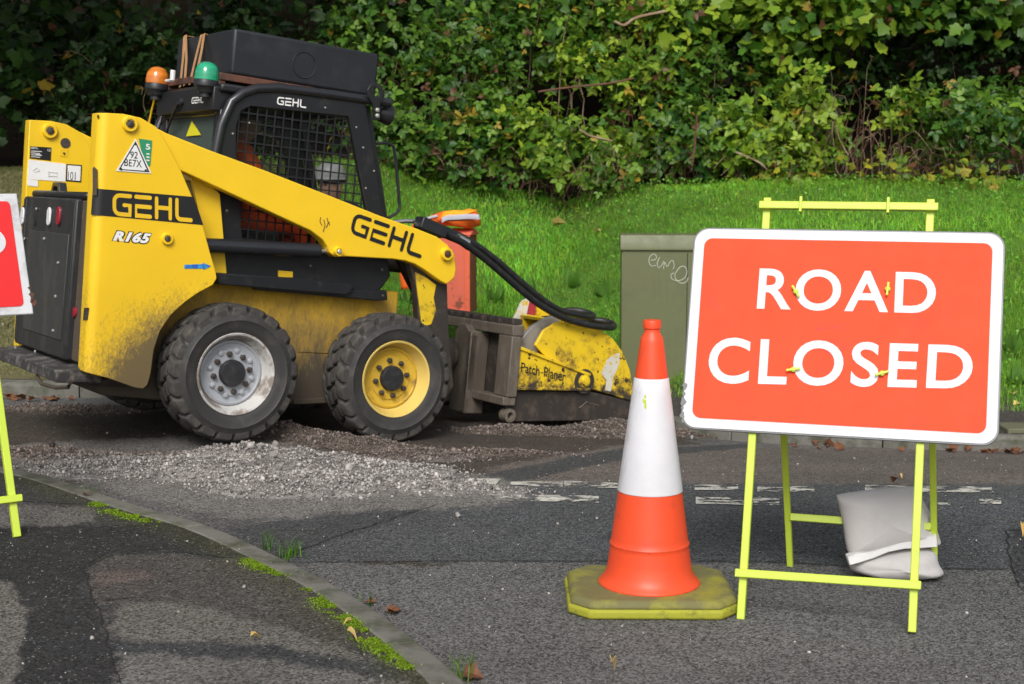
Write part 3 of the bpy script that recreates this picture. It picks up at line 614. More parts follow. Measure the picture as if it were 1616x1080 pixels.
GREENS = {'bright': ((.05, .15, .013), (.30, .40, .032)), 'mid': ((.022, .085, .012), (.15, .27, .024)), 'dark': ((.016, .046, .011), (.045, .10, .015)), 'yellow': ((.10, .17, .016), (.38, .34, .03))}  # bright and dark sets paint sunlit and shaded foliage into the leaf colour
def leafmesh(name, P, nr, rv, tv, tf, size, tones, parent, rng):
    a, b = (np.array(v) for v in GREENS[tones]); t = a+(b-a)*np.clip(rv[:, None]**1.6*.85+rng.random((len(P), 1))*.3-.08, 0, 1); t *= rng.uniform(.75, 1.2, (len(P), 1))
    yl = rng.random(len(P)) < .018; t[yl] = np.array([.34, .24, .03]); bl = rng.random(len(P)) < .02; t[bl] = np.array([.13, .06, .03])
    R = rots(nr, rng); V, L, c = instances(P, R, size*rng.choice([.5, .8, 1., 1.25], len(P))*rng.uniform(.8, 1.15, len(P)), tv, tf); return npmesh(name, V, L, c, 'leaf', np.repeat(t, len(tv), 0), parent)
def canes(n, base, rad3, rng, r=(.003, .007)):
    mb = MB()
    for _ in range(n):
        a = np.array(base)+rng.uniform(-1, 1, 3)*np.array([rad3[0]*.9, rad3[1]*.4, .05]); q = rng.uniform(-.7, .7); hgt = rad3[2]*rng.uniform(.7, 1.9); e = a+np.array([q*rad3[0], -rad3[1]*rng.uniform(.7, 1.5), hgt*rng.uniform(.1, .9)])
        m = (a+e)/2+np.array([0, 0, hgt*.5]); t = np.linspace(0, 1, 9)[:, None]; P = a*(1-t)**2+2*m*t*(1-t)+e*t*t+rng.normal(size=(9, 3))*.012
        mb.tube(P, np.linspace(rng.uniform(*r), .002, 9), 5)
    return mb
def bush(px, py, Y, wid, hgt, nsp, tones, label, ncane=14, size=.128, cmat='dead_cane', gap=.505, dep=.4):
    c = at(px, py, Y); x = c[0]; z = float(B(x, Y)); root = empty('bramble_bush', (x, Y, z), label, 'bush', 'bramble bushes on the bank'); cz = c[2]-z
    P, nr, rv = spray((0, 0, cz), (wid, dep, hgt), int(nsp*1.5), 6, RNG, gap=gap, spread=.12, shell=(.5, 1.28)); ok = P[:, 2]+z > B(P[:, 0]+x, P[:, 1]+Y)+.03
    leafmesh('foliage', P[ok], nr[ok], rv[ok], BR_V, BR_F, size, tones, root, RNG)
    canes(ncane, (0, 0, 0), (wid, dep, max(hgt, cz)), RNG).build('stem', cmat, root)
    if ncane > 12: canes(ncane//2, (0, -.1, 0), (wid, dep, max(hgt, cz)), RNG, (.003, .006)).build('stem', 'red_cane', root)
for a in [
    # front row, at the top of the grass
    (655, 223, 14.85, .55, 0.34, 130, 'mid', 'bramble bush right beside the cab of the loader', 26),
    (760, 238, 14.85, .60, 0.34, 140, 'mid', 'low bramble bush with dry brown canes behind the orange jacket', 26),
    (880, 228, 14.70, .65, 0.34, 190, 'bright', 'pale green bramble bush at the top of the grass above the hoses', 14),
    (985, 238, 14.70, .45, 0.34, 110, 'mid', 'bramble bush with pale bare twigs above the planer', 22),
    (1090, 228, 14.75, .45, 0.34, 110, 'mid', 'bramble bush beside the brown stake above the green cabinet', 16),
    (1215, 228, 14.45, .55, 0.34, 150, 'bright', 'bramble bush of big pale leaves above the top bar of the sign frame', 12),
    (1350, 161, 14.45, .60, 0.26, 105, 'bright', 'bramble bush hanging over dry stalks, above the middle of the closed sign', 34),
    (1465, 211, 14.35, .45, 0.36, 60, 'mid', 'thin bramble bush with many bare crossing canes, above the sign right end', 40),
    (1575, 211, 14.05, .50, 0.42, 105, 'mid', 'bramble bush at the right edge of the picture', 26),
    (850, 246, 14.85, .60, 0.20, 90, 'mid', 'low bramble sprawl at the grass edge above the clamp and hoses', 6),
    (955, 250, 14.85, .40, 0.18, 55, 'bright', 'small pale bramble sprawl at the grass edge above the hose bend', 4),
    # second row, higher up
    (640, 75, 15.6, .75, .62, 150, 'mid', 'bramble thicket high up right of the water tank', 24),
    (740, 130, 15.2, .55, .55, 85, 'mid', 'bramble thicket with many dead brown stalks behind the cab', 44),
    (850, 60, 15.6, .75, .50, 150, 'mid', 'high bramble thicket above the long reddish dead branch', 12),
    (900, 130, 15.2, .50, .30, 70, 'bright', 'small yellowish bramble clump below the long reddish dead branch', 8),
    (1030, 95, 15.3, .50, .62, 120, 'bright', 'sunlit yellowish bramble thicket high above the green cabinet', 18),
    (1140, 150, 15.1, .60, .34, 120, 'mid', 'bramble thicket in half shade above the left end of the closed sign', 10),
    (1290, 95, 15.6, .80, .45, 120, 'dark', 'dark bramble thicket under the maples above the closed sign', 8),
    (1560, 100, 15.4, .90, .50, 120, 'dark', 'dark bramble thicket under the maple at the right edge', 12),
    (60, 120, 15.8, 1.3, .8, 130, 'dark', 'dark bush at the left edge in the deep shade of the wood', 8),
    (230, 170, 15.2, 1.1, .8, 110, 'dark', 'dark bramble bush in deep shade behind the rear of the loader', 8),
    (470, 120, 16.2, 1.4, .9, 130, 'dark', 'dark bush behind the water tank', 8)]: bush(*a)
# yellow-leaved weeds and low ground cover at the foot of the hedge
for px, Y, w, h, lab in ((1395, 13.75, .42, .16, 'low yellow-leaved plant at the foot of the hedge above the closed sign'), (1500, 13.6, .42, .17, 'yellowest low plant at the foot of the hedge near the right edge'), (1250, 14.0, .3, .15, 'small yellowing plant at the hedge foot above the sign frame')):
    x = (px-808)/FPX*Y; r = empty('yellow_plant', (x, Y, float(B(x, Y))), lab, 'plant', 'yellowing plants at the hedge foot'); P, nr, rv = spray((0, 0, .06), (w, .25, h), 24, 4, RNG, spread=.09, gap=.3, shell=(.4, 1.3)); leafmesh('foliage', P, nr, rv, MP_V, MP_F, .075, 'yellow', r, RNG)
    canes(5, (0, 0, 0), (w*.8, .2, h), RNG, (.002, .004)).build('stem', 'red_cane', r)
N = 15000; cx = RNG.uniform(-4, 7, N); cy = YH(cx)-RNG.gamma(1.5, .32, N)+.35; low = RNG.random(N) < .6; cy = np.where(low, YK(cx)+1.05+RNG.random(N)*3.6, cy); ok = (cy > YK(cx)+1.0) & (cy < YH(cx)+.5) & (RNG.random(N) < np.where(low, np.interp(cx, [-1, 1, 3, 5], [.35, .5, 1., 1.]), np.interp(cx, [-1, 1.2, 2], [.3, .75, 1])))
cx, cy = cx[ok], cy[ok]; P = np.stack([cx, cy, B(cx, cy)+RNG.uniform(.02, .11, len(cx))], 1); nr = np.array([0, -.45, 1.])+RNG.normal(size=P.shape)*.45; _v, _f = leaflet(.85)
t = np.array([.10, .26, .022])*RNG.uniform(.5, 1.6, (len(P), 1))*np.column_stack([RNG.uniform(.7, 1.6, len(P)), np.ones(len(P)), np.ones(len(P))]); V, L, c = instances(P, rots(nr, RNG), RNG.uniform(.014, .034, len(P)), _v, _f)
tag(npmesh('ground_cover', V, L, c, 'leaf', np.repeat(t, 8, 0)), kind='stuff')
def dock(px, py, lab, n=9, s=.16):
    p = onground(px, py, B); a = RNG.uniform(0, 6.28, n); P = np.stack([np.cos(a)*.03, np.sin(a)*.03, np.full(n, .01)], 1); v, f = leaflet(.36, .06, .35); R = np.empty((n, 3, 3))
    for i in range(n):
        up = RNG.uniform(.5, 1.3); y = np.array([math.cos(a[i])*math.cos(up), math.sin(a[i])*math.cos(up), math.sin(up)]); x = np.array([-math.sin(a[i]), math.cos(a[i]), 0]); R[i] = np.stack([x, y, np.cross(x, y)], 1)
    V, L, c = instances(P, R, s*RNG.uniform(.6, 1.15, n), v, f); o = npmesh('dock_plant', V, L, c, 'leaf', np.repeat(np.array([.09, .20, .03])*RNG.uniform(.6, 1.4, (n, 1)), 8, 0)); o.location = p; tag(o, lab, 'plant', 'broad-leaved plants in the grass')
for a in ((780, 478, 'broad-leaved weed in the grass just right of the red cabinet'), (835, 470, 'broad-leaved weed directly behind the hoses and the red board of the planer', 10, .18), (905, 455, 'broad-leaved weed in the grass above the bend of the hoses'), (955, 470, 'broad-leaved weed in the grass between hoses and green cabinet', 9, .17), (640, 478, 'broad-leaved weed in the gap behind the front tyre of the loader', 8, .14), (1598, 560, 'broad-leaved weed beside the right edge of the closed sign', 10, .16), (1606, 610, 'broad-leaved weed at the grass edge above the mossy slab', 10, .14)): dock(*a)

# ------------------------------------------------------------------ maples behind and above the hedge
def tree(px, Y, lobes, tones, label, trunk_r=.14, size=.125, top=7.5, lean=0.):
    """lobes: centre (x offset, Y, height above the eye) radii, sprays"""
    x = (px-808)/FPX*Y; z = float(B(x, Y)); root = empty('maple_tree', (x, Y, z-.05), label, 'tree', 'maples above the hedge')
    t = np.linspace(0, 1, 9); P = np.stack([lean*t+.12*np.sin(t*5+px), .1*np.sin(t*4), t*top], 1); mb = MB().tube(P, np.linspace(trunk_r, .04, 9), 10)
    cr = []
    for (dx, y_, zc, rx, ry, rz_, ns, gp) in lobes:
        c = np.array([dx, y_-Y, zc+CAM_H-z]); a = P[np.abs(P[:, 2]-(c[2]-.8)).argmin()]; s = np.linspace(0, 1, 7)[:, None]; mb.tube(a*(1-s)+c*s+np.array([0, 0, .25])*np.sin(s*3.14), np.linspace(trunk_r*.4, .012, 7), 6)
        cr.append(spray(c, (rx, ry, rz_), int(ns*1.3), 6, RNG, spread=.16, shell=(.5, 1.08), gap=gp))
    mb.build('trunk', 'bark', root); Pn = [np.concatenate(v) for v in zip(*cr)]; ok = Pn[0][:, 2]+z > B(Pn[0][:, 0]+x, Pn[0][:, 1]+Y)+.05
    leafmesh('crown', Pn[0][ok], Pn[1][ok], Pn[2][ok], MP_V, MP_F, size, tones, root, RNG)
SH = lambda Y=15.5, z=4.4, r=2.6, n=420: (0, Y, z, r, 2.2, 1.0, n, .25)      # unseen dense upper crown, added above the view to keep sky light off the hedge
tree(1150, 17.2, [(-.1, 15.3, 1.55, 1.0, .5, .36, 210, .44), (.7, 15.0, 1.75, .8, .5, .34, 130, .44), SH(15.2, 4.2)], 'bright', 'sunlit maple hanging over the hedge above the left half of the sign')
tree(1400, 17.0, [(-.1, 15.3, 1.70, .7, .5, .34, 100, .47), (.6, 15.2, 1.75, .8, .5, .3, 90, .47), SH(15.0, 4.0)], 'mid', 'maple with some yellow leaves above the right half of the sign')
tree(1620, 16.6, [(-.2, 14.6, 1.25, .5, .4, .5, 95, .48), (.4, 14.8, 1.7, .8, .6, .4, 80, .45), SH(14.6, 4.0)], 'mid', 'maple at the right edge of the picture, over the hedge')
tree(880, 17.8, [(0, 16., 1.75, 1.0, .6, .30, 130, .46), SH(15.8, 4.4)], 'mid', 'maple over the bramble thicket in the middle of the picture')
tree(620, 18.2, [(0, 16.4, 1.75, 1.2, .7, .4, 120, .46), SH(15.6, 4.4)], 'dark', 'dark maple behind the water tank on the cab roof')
tree(330, 18., [(0, 16.6, 1.5, 1.3, .8, .6, 130, .47), (-.5, 15.0, 3.6, 2.4, 2.4, .9, 500, .2)], 'dark', 'dark maple above the beacons of the loader')  # last lobe: unseen overhead crown added to shade the left background
tree(90, 17., [(-.2, 15.0, .9, .9, .7, .5, 70, .5), (.2, 16.2, 1.7, 1.2, .9, .5, 90, .47), (0, 14.2, 3.6, 2.4, 2.4, .9, 500, .2)], 'dark', 'dark maple at the left edge of the picture behind the loader')  # last lobe hangs out of view, added to darken the wood below
tree(-130, 15.6, [(.62, 14.0, 1.35, .35, .4, .35, 40, .42), (.6, 13.6, .35, .35, .3, .35, 26, .42), (.4, 12.8, 3.8, 2.4, 2.4, 1.0, 520, .2)], 'mid', 'maple reaching in from the left with a few sunlit leaves')  # last lobe: forward crown out of view, put in for its shade
# ------------------------------------------------------------------ skid-steer loader: local frame x forward, y to its left, z up
def rotm(yaw, pit):
    cy, sy, cp, sp = math.cos(yaw), math.sin(yaw), math.cos(pit), math.sin(pit)
    return np.array([[cy, -sy, 0], [sy, cy, 0], [0, 0, 1]])@np.array([[cp, 0, sp], [0, 1, 0], [-sp, 0, cp]])
_R = rotm(rad(34.5), rad(6.3)); _Pr = C0+ray(359, 587)*8.01
MF = Frame(_Pr-_R@np.array([0, -.64, .3875]), _R)
LD = empty('skid_steer_loader', MF, 'yellow and black skid steer loader with a caged cab, standing on the dug-up road', 'loader')
def mir(pts): return [(x, -y, z) for x, y, z in pts]
def quad_y(px4, c): return [MF.y(a, b, c) for a, b in px4]
def quad_x(px4, c): return [MF.x(a, b, c) for a, b in px4]

# chassis and dark side body
ch = MB().py([(-.80, .40), (-.66, .22), (-.2, .19), (1.02, .19), (1.12, .30), (1.16, .55), (1.165, .90), (-.80, .93)], -.475, .475)
CH = ch.build('chassis', 'chassis', LD, .012)
pl = MB()
pl.py(MF.xz([(466, 462), (560, 470), (556, 560), (470, 556)], -.48), -.480, -.474); pl.bar((.50, -.481, .205), (.98, -.481, .235), .03, .02)
pl.build('access_plate', 'chassis', CH, .003)
sb = MB().py(MF.xz([(349, 386), (430, 396), (520, 402), (613, 408), (617, 436), (606, 452), (596, 462), (345, 446)], -.54), -.54, .54)
SB = sb.build('side_body', 'black_paint', LD, .012)
MB().py(MF.xz([(342, 431), (450, 438), (560, 449), (553, 462), (545, 466), (344, 449)], -.60), -.60, -.50).build('sill', 'black_paint', SB, .006)
MB().py(MF.xz([(400, 452), (611, 459), (612, 474), (596, 475), (404, 458)], -.575), -.575, -.52).build('sill', 'black_paint', SB, .006)
text_on(MB(), 'CAUTION', quad_y([(443, 432), (460, 433), (443, 436), (460, 437)], -.5445))
MB().py(MF.xz([(439, 427), (462, 429), (462, 438), (439, 437)], -.542), -.543, -.538).build('warning_label', 'decal_yellow', SB, 0)
bb = MB()
for p in ((358, 333), (604, 467), (490, 420), (366, 398), (603, 426)): c = MF.y(*p, -.577); bb.lathe([(.009, 0), (.009, .006), (.005, .008)], (c[0], -.576, c[2]), (0, -1, 0), 8)
bb.build('bolt', 'bolt_steel', SB)

# lift arm towers: thick plates with a rounded rear corner, one each side
TWo = MF.xz([(158, 178), (195, 180), (222, 186), (246, 200), (262, 224), (285, 268), (303, 310), (320, 355), (332, 400), (341, 430), (342, 440), (336, 450), (312, 463), (292, 477), (270, 497), (253, 522), (243, 552), (238, 590), (233, 608), (226, 614), (212, 612), (170, 597), (135, 588)], -.70)
def tower(sgn, mat):
    b = bmesh.new(); lo = [b.verts.new((x, sgn*-.70, z)) for x, z in TWo]; hi = [b.verts.new((x, sgn*-.57, z)) for x, z in TWo]; n = len(TWo)
    b.faces.new(lo); b.faces.new(hi)
    for i in range(n): b.faces.new((lo[i], lo[(i+1) % n], hi[(i+1) % n], hi[i]))
    b.edges.ensure_lookup_table(); e = [x for x in b.edges if set(x.verts) == {lo[0], lo[-1]}]
    bmesh.ops.bevel(b, geom=e, offset=.05, segments=6, affect='EDGES', profile=.5)
    bmesh.ops.recalc_face_normals(b, faces=b.faces); me = bpy.data.meshes.new('lift_arm_tower'); b.to_mesh(me); b.free()
    me.polygons.foreach_set('use_smooth', [True]*len(me.polygons)); me.set_sharp_from_angle(angle=rad(30)); me.materials.append(M[mat])
    o = bpy.data.objects.new('lift_arm_tower', me); COL.objects.link(o); o.parent = LD; md = o.modifiers.new('b', 'BEVEL'); md.width = .004; md.segments = 2; md.limit_method = 'ANGLE'; md.angle_limit = rad(50); return o
TN = tower(1, 'yellow_dirty'); TF = tower(-1, 'yellow')
TN['label'] = 'muddy yellow tower with black name band'; TF['label'] = 'clean yellow tower with white stickers'
def boss(c, y, s, r, h, par, mat='yellow', bolt='bolt_steel', nm='pivot_pin'):
    o = MB().lathe([(r*1.02, -.01), (r, h*.8), (r*.9, h), (r*.62, h), (r*.6, h*.7)], (c[0], y, c[2]), (0, -s, 0), 28).build(nm, mat, par)
    MB().lathe([(r*.52, h*.3), (r*.52, h*1.15), (r*.4, h*1.25)], (c[0], y, c[2]), (0, -s, 0), 6).build('bolt', bolt, par)
boss(MF.y(204, 196, -.70), -.70, 1, .042, .022, TN, bolt='bolt_steel'); boss(MF.y(263, 377, -.70), -.70, 1, .032, .02, TN)
boss(MF.y(78, 207, .57), .57, 1, .045, .022, TF)
MB().lathe([(.03, 0), (.03, .004)], MF.y(103, 226, .569), (0, -1, 0), 24).build('hole', 'bolt_steel', TF)
q = quad_y([(164, 298), (306, 311), (162, 340), (321, 355)], -.7015)
xr = min(p[0] for p in q)
# black band: flat on the plate, wrapped round the rounded rear corner
bz = lambda z0: z0
bt = MF.y(165, 299, -.7)[2]; bb_ = MF.y(165, 341, -.7)[2]; rearx = TWo[0][0]
prof = [(rearx+.05-(.0515)*math.cos(rad(a)), -.65-(.0515)*math.sin(rad(a))) for a in np.linspace(20, 90, 7)]
ra, rb = MF.y(306, 311, -.7015), MF.y(321, 355.5, -.7015)
V = [(x, y, bt) for x, y in prof]+[(ra[0], -.7015, ra[2])]+[(x, y, bb_) for x, y in prof]+[(rb[0], -.7015, rb[2])]; n = len(prof)+1
bd = MB().add(V, [(i, i+1, n+i+1, n+i) for i in range(n-1)]).build('name_band', 'decal_black', TN)
strokes_on(MB(), LOGO, quad_y([(178, 305), (304, 315), (178, 340), (304, 351)], -.703), W_, 4.3, (0, -1, 0)).build('lettering', 'decal_yellow', TN)
q = quad_y([(178, 362), (240, 367), (176, 381), (238, 387)], -.7012)
text_on(MB(), 'R165', q, shear=.25, offset=.11, spacing=1.0).build('model_number', 'decal_black', TN)
q = quad_y([(180, 364), (239, 368.6), (178, 380), (236, 385)], -.7026); text_on(MB(), 'R165', q, shear=.25, offset=.055, spacing=1.1).build('model_number', 'decal_white', TN)
def flat(name, px, c, mat, par, th=.0015): return MB().py(MF.xz(px, c), c-th, c+th).build(name, mat, par)
flat('green_sticker', [(219, 219), (240, 222), (237, 262), (228, 262)], -.7015, 'decal_green', TN)
flat('plate_sticker', [(214, 219), (183, 270), (239, 274)], -.703, 'decal_white', TN, .001)
flat('plate_sticker', [(214, 223), (187, 268), (236, 272)], -.7045, 'decal_black', TN, .0008); flat('plate_sticker', [(214, 227), (190, 267), (232.5, 270)], -.7062, 'decal_white', TN, .0008)
t = MB(); text_on(t, '92', quad_y([(206, 239), (218, 240), (205, 250), (217, 251)], -.7078), offset=.008); text_on(t, 'BE7X', quad_y([(197, 251), (223.5, 253.5), (196, 262), (224, 265)], -.7078), spacing=1.05, offset=.008)
for p in ((214, 228), (191, 267), (230, 269)): c = MF.y(*p, -.7074); t.lathe([(.006, 0), (.006, .0004)], c, (0, -1, 0), 10)
t.build('plate_number', 'decal_black', TN); t = MB(); text_on(t, '5', quad_y([(230, 227), (237, 228), (230, 236), (237, 237)], -.7036), offset=.02)
for k in range(3): a, b_ = (231, 242+k*5), (236, 242.6+k*5); t.py(MF.xz([a, b_, (b_[0], b_[1]+2), (a[0], a[1]+2)], -.7034), -.7034, -.703)
t.build('sticker_number', 'decal_white', TN)
flat('arrow_sticker', [(291, 418), (320, 417), (320, 415), (333, 420), (321, 426), (321, 424), (291, 424)], -.7015, 'decal_blue', TN)
MB().px(MF.yz([(146.5, 308), (146, 267), (148, 263), (151, 268), (150, 308)], rearx+.003), rearx+.003, rearx+.012).build('painted_slot', 'dirt_brown', TN)  # dark plate painted as the shaded inside of an open slot
MB().lathe([(.010, 0), (.010, .003)], MF.x(155, 184, rearx), (-1, 0, 0), 8).build('hole', 'bolt_steel', TN)
MB().px(MF.yz([(133, 486), (138, 486), (136, 505), (131, 505)], rearx+.016), rearx+.015, rearx+.026).build('painted_slot', 'bolt_steel', TN)  # small dark plate in place of a second shaded opening
# stickers on the inner face of the far tower
c = .5685
flat('maker_plate', [(48, 231), (81, 233), (80, 254), (47, 250)], c, 'decal_black', TF)
t = MB(); strokes_on(t, LOGO, quad_y([(49, 232), (60, 232.6), (49, 235), (60, 235.6)], c-.003), W_, 4.3, (0, -1, 0)); text_on(t, 'CE', quad_y([(75, 235), (80, 235.4), (75, 239), (80, 239.4)], c-.003))
for k in range(4): t.py(MF.xz([(49, 238+3*k), (66-3*(k % 2), 239+3*k), (66-3*(k % 2), 240+3*k), (49, 239+3*k)], c-.003), c-.003, c-.0025)
t.py(MF.xz([(57, 243.5), (64, 244), (64, 246), (57, 245.5)], c-.004), c-.004, c-.0032); t.build('lettering', 'decal_white', TF)
flat('diagram_sticker', [(45, 252), (104, 259), (103, 287), (43, 283)], c, 'decal_white', TF); flat('diagram_sticker', [(43, 283), (60, 285), (60, 295), (43, 293)], c-.0005, 'decal_white', TF)
t = MB()
for a in ([(52, 270), (58, 265), (63, 270), (55, 272)], [(76, 272), (90, 273)], [(76, 278), (90, 279)], [(77, 270), (77, 280)], [(90, 272), (90, 280)]): t.tube([MF.y(*p, c-.003) for p in a], .0016, 4)
t.build('diagram', 'decal_grey', TF)
flat('noise_label', [(105, 259), (129, 260.5), (128, 288), (104, 286)], c, 'decal_black', TF); flat('noise_label', [(107, 261), (127.5, 262.5), (126.5, 286), (106, 284)], c-.003, 'decal_white', TF, .001)
text_on(MB(), '101', quad_y([(107.5, 271), (119.5, 272), (107, 284), (119, 285)], c-.0045)).build('noise_number', 'decal_black', TF)
flat('label', [(95, 235), (108, 236), (107, 248), (95, 247)], c, 'decal_yellow', TF); flat('mark', [(99, 241), (103, 241), (102, 246)], c-.003, 'decal_black', TF)
# inner yellow plates beside the cab
for s in (1, -1):
    P = MF.xz([(300, 270), (322, 285), (347, 306), (358, 432), (335, 430)], -.56); MB().py(P, s*-.56, s*-.53).build('inner_plate', 'yellow', LD, .003)

# lift arms
AR = MF.xz([(235, 196), (262, 210), (330, 237), (420, 270), (520, 309), (600, 341), (660, 362), (690, 374), (706, 386), (717, 400), (720, 425), (718, 437), (712, 444), (704, 449), (694, 443), (684, 436), (670, 426), (655, 417), (640, 412), (620, 409), (546, 405), (530, 406), (520, 399), (516, 388), (509, 378), (490, 364), (440, 341), (380, 313), (300, 276), (240, 250)], -.665)
for s in (1, -1):
    A = MB().py(AR, s*-.665, s*-.575).build('lift_arm', 'yellow', LD, .006)
    for p, r in (((703, 401), .040), ((532, 397), .028)):
        boss(MF.y(*p, -.665), s*-.665, s, r, .03, A, bolt='bolt_bright' if r < .03 else 'rust')
    if s == 1:
        strokes_on(MB(), LOGO, quad_y([(560, 336), (674, 376), (552, 368), (664, 408)], -.667), W_, 4.3, (0, -1, 0)).build('lettering', 'decal_black', A)
        t = MB()
        for a in ([(506, 343), (505, 350), (508, 356)], [(511, 347), (513, 356), (510, 366)], [(516, 344), (518, 352), (515, 360)], [(519, 350), (520, 356)]): t.tube([MF.y(*p, -.6655) for p in a], .003, 4)
        t.build('scuff', 'rust', A)
    # lift cylinder
    a, b_ = MF.y(318, 387, -.62), MF.y(503, 396, -.62); e = MF.y(532, 397, -.62); a[1] = b_[1] = e[1] = s*-.625
    cy = MB().tube([a, b_], .042, 20).build('lift_cylinder', 'black_shiny', LD, .004); MB().tube([b_, e], .014, 12).build('rod', 'chrome', cy)
# lower ends of the arms, quick-attach plate and tilt cylinders
for s in (1, -1):
    qa = MB().py(MF.xz([(645, 414), (690, 432), (706, 448), (708, 520), (716, 610), (700, 640), (676, 560), (662, 520), (657, 450)], -.60), s*-.60, s*-.53); Q = qa.build('quick_attach', 'dark_steel', LD, .006)
    MB().py(MF.xz([(655, 430), (672, 438), (688, 450), (684, 470), (688, 490), (680, 512), (666, 516), (660, 470)], -.604), s*-.606, s*-.60).build('worn_paint', 'planer', Q)
    a, b_ = MF.y(632, 405, -.42), MF.y(690, 520, -.42); a[1] = b_[1] = s*-.40; MB().tube([a, (a+b_)/2], .035, 14).tube([(a+b_)/2, b_], .018, 12).build('tilt_cylinder', 'black_paint', LD)
MB().lathe([(.05, -.57), (.05, .57)], MF.y(690, 425, -.6)*np.array([1, 0, 1]), (0, 1, 0), 20).build('cross_tube', 'dark_steel', LD)
h = MB()
for k in range(3): h.tube([MF.y(628+3*k, 400, -.35), MF.y(640+4*k, 425, -.38), MF.y(655+3*k, 440, -.36), MF.y(672, 430+8*k, -.3)], .012, 8)
h.build('hose', 'hose', LD)

# wheels: tyre with staggered lugs, dished rim, hub
def wheel(x, s, disc, rim, first=None):
    c = (x, s*-.645, .3875); ax = (0, -s, 0)
    W = MB().lathe([(.185, .030), (.183, .045), (.172, .050), (.165, .040), (.135, .036), (.128, .046), (.085, .046)], c, ax, 48).build('wheel', disc, LD)
    MB().lathe([(.226, .112), (.232, .117), (.229, .122), (.219, .118), (.213, .105), (.208, .085), (.196, .060), (.188, .036), (.17, .02)], c, ax, 56, False).build('rim', rim, W)
    if disc == 'rim_grey' and s == 1: pass
    MB().lathe([(.076, .02), (.076, .072), (.070, .080), (.02, .082)], c, ax, 28).build('hub_cap', 'hub_black', W)
    bo = MB()
    for k in range(8):
        a = k*math.pi/4+.2; p = np.array(c)+np.array([math.cos(a)*.108, 0, math.sin(a)*.108]); bo.lathe([(.017, .04), (.017, .062), (.010, .064), (.010, .075)], p, ax, 6)
    bo.build('bolt', 'bolt_steel', W)
    rg = MB()
    if disc == 'rim_grey':
        for k in range(8):
            a = (k+.5)*math.pi/4+.2; p = np.array(c)+np.array([math.cos(a)*.128, 0, math.sin(a)*.128]); rg.lathe([(.017, .036), (.015, .052), (.006, .056)], p, ax, 10)
        rg.build('raised_boss', disc, W)
    T = MB().lathe([(.222, .108), (.240, .120), (.265, .128), (.296, .131), (.303, .136), (.310, .131), (.330, .128), (.345, .120), (.356, .108), (.360, .06), (.361, 0), (.360, -.06), (.356, -.108), (.345, -.12), (.30, -.13), (.25, -.122), (.222, -.108)], c, ax, 64, False).build('tyre', 'tyre_wall', W)
    lug = MB(); n = 21; rr = random.Random(5)
    for side in (1, -1):
        for k in range(n):
            for row in (0, 1):
                a0 = (k+.5*row+(.25 if side < 0 else 0))*2*math.pi/n; da = .86*2*math.pi/n/2
                cells = [(.066, .127, .14), (.004, .062, -.10)][row]
                hs = np.linspace(cells[0], cells[1], 3); V = []
                for lev in (0, 1):
                    for h_ in hs:
                        for sg in (-1, -.55, .55, 1):
                            inset = .88 if lev else 1.; dd = da*sg*inset; sk = cells[2]*(h_-cells[0])/(cells[1]-cells[0])*.7+.02*abs(sg)
                            rout = .3885-.10*max(0, (h_-.075)/.052)**2*.17-(.004 if abs(sg) == 1 else 0); r = (rout if lev else .350-(.018 if h_ > .12 else 0))
                            hh = h_ if not lev else cells[0]+(h_-cells[0])*(.96 if row == 0 else .96)
                            a = a0+dd+sk*side*s; V.append((c[0]+r*math.cos(a), c[1]-s*side*hh, c[2]+r*math.sin(a)))
                I = lambda l, i, j: l*12+i*4+j; F = []
                for i in range(2):
                    for j in range(3): F.append((I(1, i, j), I(1, i, j+1), I(1, i+1, j+1), I(1, i+1, j)))
                for i in range(2): F += [(I(0, i, 0), I(1, i, 0), I(1, i+1, 0), I(0, i+1, 0)), (I(0, i, 3), I(0, i+1, 3), I(1, i+1, 3), I(1, i, 3))]
                for j in range(3): F += [(I(0, 0, j), I(0, 0, j+1), I(1, 0, j+1), I(1, 0, j)), (I(0, 2, j), I(1, 2, j), I(1, 2, j+1), I(0, 2, j+1))]
                lug.add(V, F)
    lug.build('tread', 'rubber', W, .006, 2)
    return W
W1 = wheel(0, 1, 'rim_grey', 'rim_white'); W1['label'] = 'rear wheel with a silver grey rim'
W2 = wheel(1.03, 1, 'rim_yellow', 'rim_yellow_pale'); W2['label'] = 'front wheel with a yellow rim'
wheel(0, -1, 'rim_yellow', 'rim_yellow_pale'); wheel(1.03, -1, 'rim_yellow', 'rim_yellow_pale')

# rear: engine door, bumper, hood
xd = -.858; DR = MB().box(xd, xd+.05, -.44, .53, .40, 1.275).build('rear_door', 'door_black', LD, .012)
MB().px([(-.36, .50), (-.37, 1.08), (.37, 1.08), (.36, .50)], xd-.006, xd+.004).build('grille_panel', 'door_panel', DR, .004)
MB().box(xd-.004, xd+.01, -.435, -.385, .42, 1.26).box(xd-.004, xd+.01, .475, .525, .42, 1.26).build('edge_strip', 'door_black', DR, .003)
def oval(px, py, w, h, mat, nm):
    c = MF.x(px, py, xd); pts = [(c[1]+w*math.cos(a), c[2]+(h-w)*np.sign(math.sin(a))+w*math.sin(a)) for a in np.linspace(.01, 6.27, 20)]
    MB().px([(c[1]+(y-c[1])*1.3, c[2]+(z-c[2])*1.2) for y, z in pts], xd-.004, xd+.01).build('lamp_surround', 'black_plastic', DR, .002); MB().px(pts, xd-.012, xd+.01).build(nm, mat, DR, .004)
oval(37, 341, .030, .052, 'lamp_white', 'reversing_lamp'); oval(79, 342, .030, .052, 'lamp_white', 'reversing_lamp'); oval(94, 341, .032, .052, 'lamp_red', 'tail_lamp')
